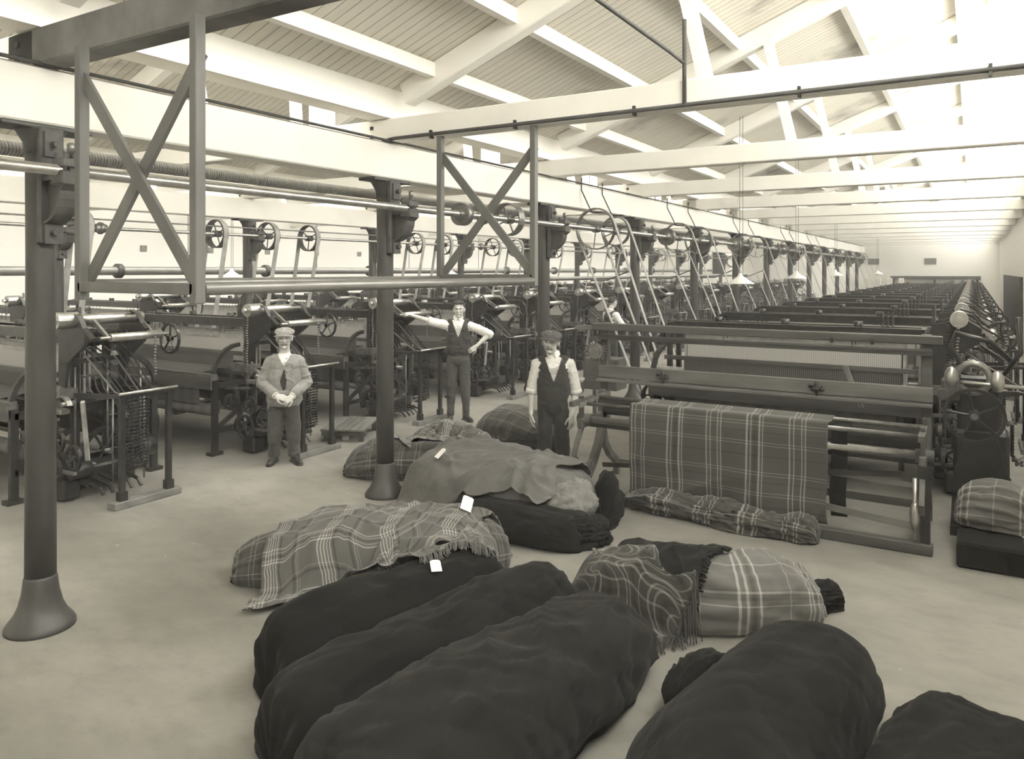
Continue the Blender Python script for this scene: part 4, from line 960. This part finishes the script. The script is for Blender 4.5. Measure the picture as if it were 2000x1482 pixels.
def cap(par,c,s,yaw,mat,tilt=0):
    c=Vector(c); Rm=Euler((0,tilt,yaw)).to_matrix()
    def P(x,y,z): return c+Rm@Vector((x,y,z))*s
    E=[('e',P(0,.010,.070),(.104*s,.120*s,.040*s),(math.radians(8),tilt,yaw)),('e',P(0,-.030,.062),(.094*s,.088*s,.030*s),(math.radians(14),tilt,yaw)),('e',P(0,.02,.052),(.085*s,.102*s,.034*s),(0,tilt,yaw))]
    o=blob('flat_cap',E,mat,par,.006,4,wr=.004,wsc=18)
    m=MB(); pts=[]
    def f(u,v):
        a=R(200+140*u); r_=.088+.045*v; return P(r_*math.cos(a)*.92,r_*math.sin(a)*1.08-.004,.052-.020*v-.012*(abs(u-.5)*2)**2+.004)
    m.grid(16,4,f); q=m.build('cap_peak',mat,o); sm=q.modifiers.new('t','SOLIDIFY'); sm.thickness=.006
    return o
def hair_blob(par,c,s,yaw,mat,full=True):
    c=Vector(c); Rm=Euler((0,0,yaw)).to_matrix()
    def P(x,y,z): return c+Rm@Vector((x,y,z))*s
    E=[('e',P(0,.022,.040),(.080*s,.092*s,.080*s),(0,0,yaw))]
    if full: E+=[('e',P(-.02,-.045,.098),(.052*s,.045*s,.024*s),(.3,.2,yaw)),('e',P(.028,-.04,.094),(.045*s,.045*s,.024*s),(.3,-.2,yaw)),('e',P(0,.02,.095),(.07*s,.07*s,.035*s))]
    def cut(p): 
        q=Rm.inverted()@(p-c)/s
        return (q.y<-.035 and q.z<.070) or q.z<(-.03 if q.y>.0 else .0) or (q.y<.02 and q.z<.01)
    return blob('hair',E,mat,par,.006,2,cut,wr=.004,wsc=40)
def limbs(arm,a=1.0):
    # arm: shoulder, elbow, wrist -> chain with taper
    S_,E_,W_=[Vector(q) for q in arm]
    return [('c',[(S_,.052*a),(S_.lerp(E_,.5),.048*a),(E_,.041*a),(E_.lerp(W_,.25),.043*a),(E_.lerp(W_,.7),.032*a),(W_,.027*a)])]
def leg_chain(hip,knee,ank,a=1.0,f=1.0):
    h,k,n=Vector(hip),Vector(knee),Vector(ank)
    return ('c',[(h,.092*a),(h.lerp(k,.35),.086*a),(k,.062*a*f),(k.lerp(n,.3),.060*a*f),(n.lerp(k,.35),.048*a*f),(n,.036*a*f)])
def boots(par,feet,mat,s=1):
    for (x,y,yaw) in feet:
        Rm=Euler((0,0,yaw)).to_matrix(); c=Vector((x,y,0))
        def P(a,b,z): return c+Rm@Vector((a,b,z))*s
        E=[('c',[(P(0,.05,.045),.040*s),(P(0,-.03,.045),.041*s),(P(0,-.11,.035),.040*s),(P(.004,-.165,.030),.032*s)]),('c',[(P(0,.045,.05),.042*s),(P(0,.04,.15),.046*s)])]
        o=blob('boot',E,mat,par,.007,3,wr=.002,wsc=30)
        MB().prism([(-.038,.10),(-.042,-.02),(-.046,-.12),(-.030,-.19),(.005,-.205),(.034,-.18),(.044,-.11),(.038,0),(.036,.10)],P(0,0,.011),Rm@Vector((1,0,0)),Rm@Vector((0,1,0)),.022).build('sole',M['boot'],o)
def person(loc,rz,lab,cfg):
    r=empty('person',loc,rz,lab,'person'); g=cfg; s=1.0; hc=Vector(g['head']); yaw=g.get('yaw',0); hs=g.get('hs',1.0)
    sh=g['sz']; hz=g['hz']; lean=Vector(g.get('lean',(0,0,0)))  # shoulder and hip heights
    neck=V3(lean.x,.012+lean.y,sh+.03)
    body=head(hc,hs,yaw)+[('c',[(neck,.062),(hc+V3(0,.02,-.07)*hs,.054*hs)]),('c',[(V3(0,0,hz+.05),.115),(V3(lean.x*.5,0,(hz+sh)/2),.115),(V3(lean.x,.0,sh-.12),.125),(V3(lean.x,.01,sh-.02),.07)])]
    for side,arm in enumerate(g['arms']): body+=limbs(arm,.95)+[('c',[(V3(lean.x,.01,sh-.03),.06),(arm[0],.05)])]
    for (wr,d,n,c,t,sp) in g['hands']: body+=hand(wr,d,n,1.0,c,t,sp)
    for lg in g['legs']: body.append(leg_chain(*lg,.82))
    blob('body',body,M['skin'],r,.0055,2)
    face_bits(r,hc,hs,yaw,g.get('must'),g.get('browm'))
    if g.get('cap'): cap(r,hc,hs,yaw,g['cap'],g.get('tilt',0)); hair_blob(r,hc,hs*.985,yaw,g['hair'],False)
    else: hair_blob(r,hc,hs,yaw,g['hair'])
    # trousers
    T=[leg_chain(*lg,1.0,g.get('tf',1.35)) for lg in g['legs']]
    T=[('c',[(q[0],q[1]) for q in t_[1][:-1]]+[(Vector(t_[1][-1][0])+V3(0,0,.0),g.get('cuff',.062))]) for t_ in T]
    T+=[('e',V3(0,0,hz+.02),(.172,.125,.14)),('e',V3(0,0,hz+.12),(.158,.118,.10))]
    blob('trousers',T,g['trou'],r,.008,3,lambda p:p.z<.075,wr=.005,wsc=5,seed=g.get('seed',0))
    # shirt: trunk and sleeves to the given length
    W=[('e',V3(lean.x*.6,0,(hz+sh)/2+.02),(.172,.118,.27)),('e',V3(lean.x,0,sh-.11),(.190,.118,.13)),('c',[(V3(lean.x,.012,sh-.01),.070),(V3(lean.x,.012,sh+.035),.062)])]
    def sleeve(arm,k,ra,rb):
        S_,E_,W_=[Vector(q) for q in arm]; c=[(V3(lean.x,0,sh-.06).lerp(S_,.55),.070),(S_,ra)]
        if k<=1: c.append((S_.lerp(E_,k),rb))
        else: c+=[(E_,(ra+rb)/2),(E_.lerp(W_,k-1),rb)]
        return ('c',c)
    if g['style']=='vest':
        for arm in g['arms']: W.append(sleeve(arm,g.get('sl',1.0),.068,.064))
        def cutn(p): return p.z>sh+.045
        blob('shirt',W,M['shirt'],r,.007,3,cutn,wr=.006,wsc=7,seed=g.get('seed',0)+1)
        for arm in g['arms']:
            S_,E_,W_=[Vector(q) for q in arm]; k=g.get('sl',1.0); e=S_.lerp(E_,k) if k<=1 else E_.lerp(W_,k-1); dd=(W_-E_).normalized() if k>1 else (E_-S_).normalized()
            MB().lathe([(.048,-.03),(.066,-.03),(.071,0),(.066,.03),(.048,.03)],e+dd*.01,dd,18,True).build('rolled_sleeve',M['shirt'],r)
        # waistcoat with a V opening and armholes
        vz=g['vz']; 
        E=[('e',V3(lean.x*.6,0,(hz+sh)/2+.02),(.186,.134,.275)),('e',V3(lean.x,0,sh-.11),(.172,.133,.148)),('e',V3(0,0,hz+.20),(.180,.134,.24)),('c',[(V3(lean.x-.12,.0,sh-.03),.055),(V3(lean.x+.12,.0,sh-.03),.055)])]
        def cutv(p):
            x=p.x-lean.x*(p.z-hz)/(sh-hz)
            if p.y<.03 and p.z>vz and abs(x)<(p.z-vz)*.36+.002: return True
            if p.z>sh+.0 and abs(x)<.075: return True
            if p.z<hz+.055-(.07*max(0,1-abs(abs(x)-.045)/.06) if p.y<0 else -.02): return True
            return abs(x)>.168 and p.z>sh-.22
        v=blob('waistcoat',E,M['vest'],r,.007,2,cutv,.006,wr=.005,wsc=8,seed=g.get('seed',0)+2)
        for k in range(5):
            z=vz-.03-k*(vz-hz-.10)/4.6; x=lean.x*(z-hz)/(sh-hz)
            MB().sphere(V3(x,-.137+.002*k,z),(.007,.005,.007),8,6).build('button',M['iron'],v)
        for sx in(-1,1):
            MB().add([(neck+V3(sx*.066,-.01,.055)),(neck+V3(sx*.008,-.072,.022)),(neck+V3(sx*.030,-.088,-.030)),(neck+V3(sx*.078,-.05,.012))],[(0,1,2,3)]).build('collar',M['collar'],r).modifiers.new('t','SOLIDIFY').thickness=.006
        MB().lathe([(.058,-.015),(.066,-.012),(.062,.028),(.057,.03)],neck+V3(0,-.004,.022),(0,-.15,1),20).build('collar_band',M['collar'],r)
    else:
        blob('shirt',W[:3],M['shirt'],r,.007,3,lambda p:p.z>sh+.05,wr=.004,wsc=10)
        E=[('e',V3(0,0,(hz+sh)/2),(.186,.134,.27)),('e',V3(0,0,sh-.12),(.178,.134,.12)),('e',V3(0,0,hz+.10),(.180,.134,.12))]
        def cutv(p): return (p.y<.03 and p.z>sh-.13 and abs(p.x)<(p.z-sh+.13)*.5) or (p.z>sh+.02) or p.z<hz+.06
        blob('waistcoat',E,M['vest'],r,.008,2,cutv,.004)
        J=[('e',V3(0,0,(hz+sh)/2),(.195,.148,.28)),('e',V3(0,.0,sh-.13),(.185,.140,.15)),('e',V3(0,.0,hz+.02),(.205,.152,.17)),('c',[(V3(-.11,.0,sh-.055),.06),(V3(.11,.0,sh-.055),.06)]),('c',[(V3(0,.012,sh-.01),.078),(V3(0,.012,sh+.03),.074)])]
        for arm in g['arms']: J.append(sleeve(arm,g['sl'],.066,.054))
        def cutj(p):
            if p.y<.02 and abs(p.x)<.13:
                if p.z>sh-.11 and abs(p.x)<(p.z-sh+.11)*.62: return True
                if hz+.12<p.z<sh-.16 and -.05<p.x<.022 and p.y<-.06: 
                    f=1-abs((p.z-(hz+sh)/2+.04)/(.5*(sh-hz-.26))); 
                    if p.x> -.046*f and p.x<.02*f+.004: return True
            return p.z>sh+.055 or p.z<hz-.075
        jk=blob('jacket',J,g['jmat'],r,.007,2,cutj,.007,wr=.007,wsc=6,seed=4)
        for k in range(5): MB().sphere(V3(.030,-.158,hz+.16+.085*k),(.008,.005,.008),8,6).build('button',M['wood'],jk)
        for arm in g['arms']:
            S_,E_,W_=[Vector(q) for q in arm]; dd=(W_-E_).normalized()
            MB().lathe([(.030,-.02),(.043,-.02),(.044,.03),(.031,.032)],W_-dd*.035,dd,18).build('cuff',M['collar'],r)
    boots(r,g['feet'],M['boot'])
    return r
# man in the pale jacket, hands clasped in front
person((-7.08,6.44,0),math.radians(45),'older man in a light flat cap and pale jacket, hands clasped in front',dict(
  head=(0,-.03,1.485),hs=1.13,sz=1.285,hz=.76,yaw=0,must=M['hairg'],browm=M['hairg'],cap=M['cap1'],hair=M['hairg'],style='jacket',jmat=M['jack'],sl=1.82,
  arms=[((-.165,.01,1.20),(-.255,.02,.95),(-.085,-.225,.83)),((.165,.01,1.20),(.26,.02,.95),(.095,-.225,.82))],
  hands=[((-.085,-.225,.83),(1,-.2,-.28),(.1,.8,-.5),.7,-1,0),((.095,-.235,.82),(-.8,-.2,-.6),(-.1,.8,-.5),.9,1,0)],
  legs=[((-.085,0,.76),(-.105,-.01,.43),(-.12,.01,.09)),((.085,0,.76),(.10,-.02,.43),(.115,-.02,.09))],trou=M['trou2'],tf=1.45,cuff=.072,seed=1,
  feet=[(-.125,-.02,-.25),(.13,-.06,.35)]))
# bareheaded man, one arm stretched to the loom, the other on his hip
person((-6.77,9.62,0),math.radians(34),'bareheaded man in a dark waistcoat, arm stretched to a loom, hand on hip',dict(
  head=(0.01,-.03,1.70),hs=1.10,sz=1.53,hz=.93,yaw=-.1,hair=M['hair'],style='vest',vz=1.29,sl=1.02,lean=(.0,0,0),
  arms=[((-.185,.0,1.46),(-.42,-.04,1.52),(-.72,-.09,1.62)),((.185,.0,1.45),(.475,.02,1.32),(.27,-.12,1.14))],
  hands=[((-.72,-.09,1.62),(-.95,-.1,.12),(0,-.15,-1),.25,1,.6),((.27,-.12,1.14),(-.75,-.35,-.55),(-.2,.9,-.2),.8,1,0)],
  legs=[((-.09,0,.90),(-.11,-.01,.50),(-.12,.01,.09)),((.09,0,.90),(.105,-.03,.50),(.12,-.02,.09))],trou=M['trou2'],tf=1.2,cuff=.055,seed=6,
  feet=[(-.125,0,-.1),(.125,-.04,.45)]))
# moustached man with arms hanging
MM=person((-3.97,7.46,0),math.radians(30),'moustached man in a dark flat cap and waistcoat, arms hanging at his sides',dict(
  head=(-.03,-.035,1.555),hs=1.16,sz=1.375,hz=.82,yaw=-.22,must=M['hairg'],browm=M['hair'],cap=M['cap2'],tilt=.12,hair=M['hair'],style='vest',vz=1.13,sl=.98,
  arms=[((-.185,.01,1.30),(-.245,.03,1.0),(-.255,-.05,.75)),((.185,.01,1.30),(.260,.03,.99),(.205,-.08,.73))],
  hands=[((-.255,-.05,.75),(.02,-.12,-1),(1,.1,0),.45,1,0),((.205,-.08,.73),(-.04,-.12,-1),(-.6,.8,0),.45,-1,0)],
  legs=[((-.085,0,.78),(-.10,-.01,.42),(-.11,.01,.09)),((.085,0,.78),(.10,-.03,.42),(.12,-.02,.09))],trou=M['trou'],tf=1.35,cuff=.064,seed=9,
  feet=[(-.115,0,-.2),(.125,-.04,.3)]))
MM.scale=(.97,.97,.97)
# distant weavers between the looms
for (loc,rz,lab,k) in (((-6.75,15.35,0),2.6,'weaver in a white shirt bending between the looms behind the third column',0),((-10.1,13.05,0),.9,'blurred weaver in a pale shirt behind the looms left of the bareheaded man',1),((-11.9,6.7,0),1.2,'weaver in pale clothes standing behind the looms at the left',2)):
    person(loc,rz,lab,dict(head=(0,-.05,1.60),hs=1.0,sz=1.39,hz=.84,hair=M['hair'],style='vest' if k==3 else 'vest',vz=1.2,sl=1.3,
      arms=[((-.20,0,1.33),(-.30,-.10,1.10),(-.24,-.34,1.05)),((.20,0,1.33),(.30,-.10,1.10),(.22,-.34,1.08))],
      hands=[((-.24,-.34,1.05),(.2,-1,0),(0,0,-1),.4,-1,0),((.22,-.34,1.08),(-.2,-1,0),(0,0,-1),.4,1,0)],
      legs=[((-.085,0,.82),(-.10,-.01,.45),(-.11,.01,.09)),((.085,0,.82),(.10,-.03,.45),(.12,-.02,.09))],trou=M['trou'],feet=[(-.115,0,-.2),(.125,-.04,.3)]))
if HAZE:
    hz_=MB().box((-8.2,21.3,3.4),(19.6,49.6,7.6)); t=NT('dusty_air'); t.t.nodes.remove(t.b); vs_=t.n('ShaderNodeVolumeScatter'); vs_.inputs['Density'].default_value=HAZE; vs_.inputs['Color'].default_value=(1,.98,.93,1); t.l(vs_.outputs[0],t.o.inputs[1])
    o=hz_.build('dusty_air',t.m); o['kind']='stuff'; tag(o,'pale dusty air filling the whole shed','haze')
# ============================================================ camera, light
cam=bpy.data.cameras.new('camera'); co=bpy.data.objects.new('camera',cam); COL.objects.link(co)
co.location=(0,0,H); co.rotation_euler=(R(90),0,math.atan2(SA,CA))
cam.sensor_fit='HORIZONTAL'; cam.sensor_width=36; cam.lens=F/2000*36; cam.shift_x=0; cam.shift_y=-(741-528)/2000
cam.clip_start=.05; cam.clip_end=200
S.camera=co
w=bpy.data.worlds.new('overcast_sky'); S.world=w; w.use_nodes=True
bg=w.node_tree.nodes['Background']; bg.inputs[0].default_value=(1.0,.972,.875,1); bg.inputs[1].default_value=1.0
S.view_settings.view_transform='Standard'; S.view_settings.look='None'; S.view_settings.gamma=1; S.view_settings.use_curve_mapping=False
S.view_settings.exposure=EXPO
S.cycles.max_bounces=10; S.cycles.diffuse_bounces=6; S.cycles.transparent_max_bounces=12
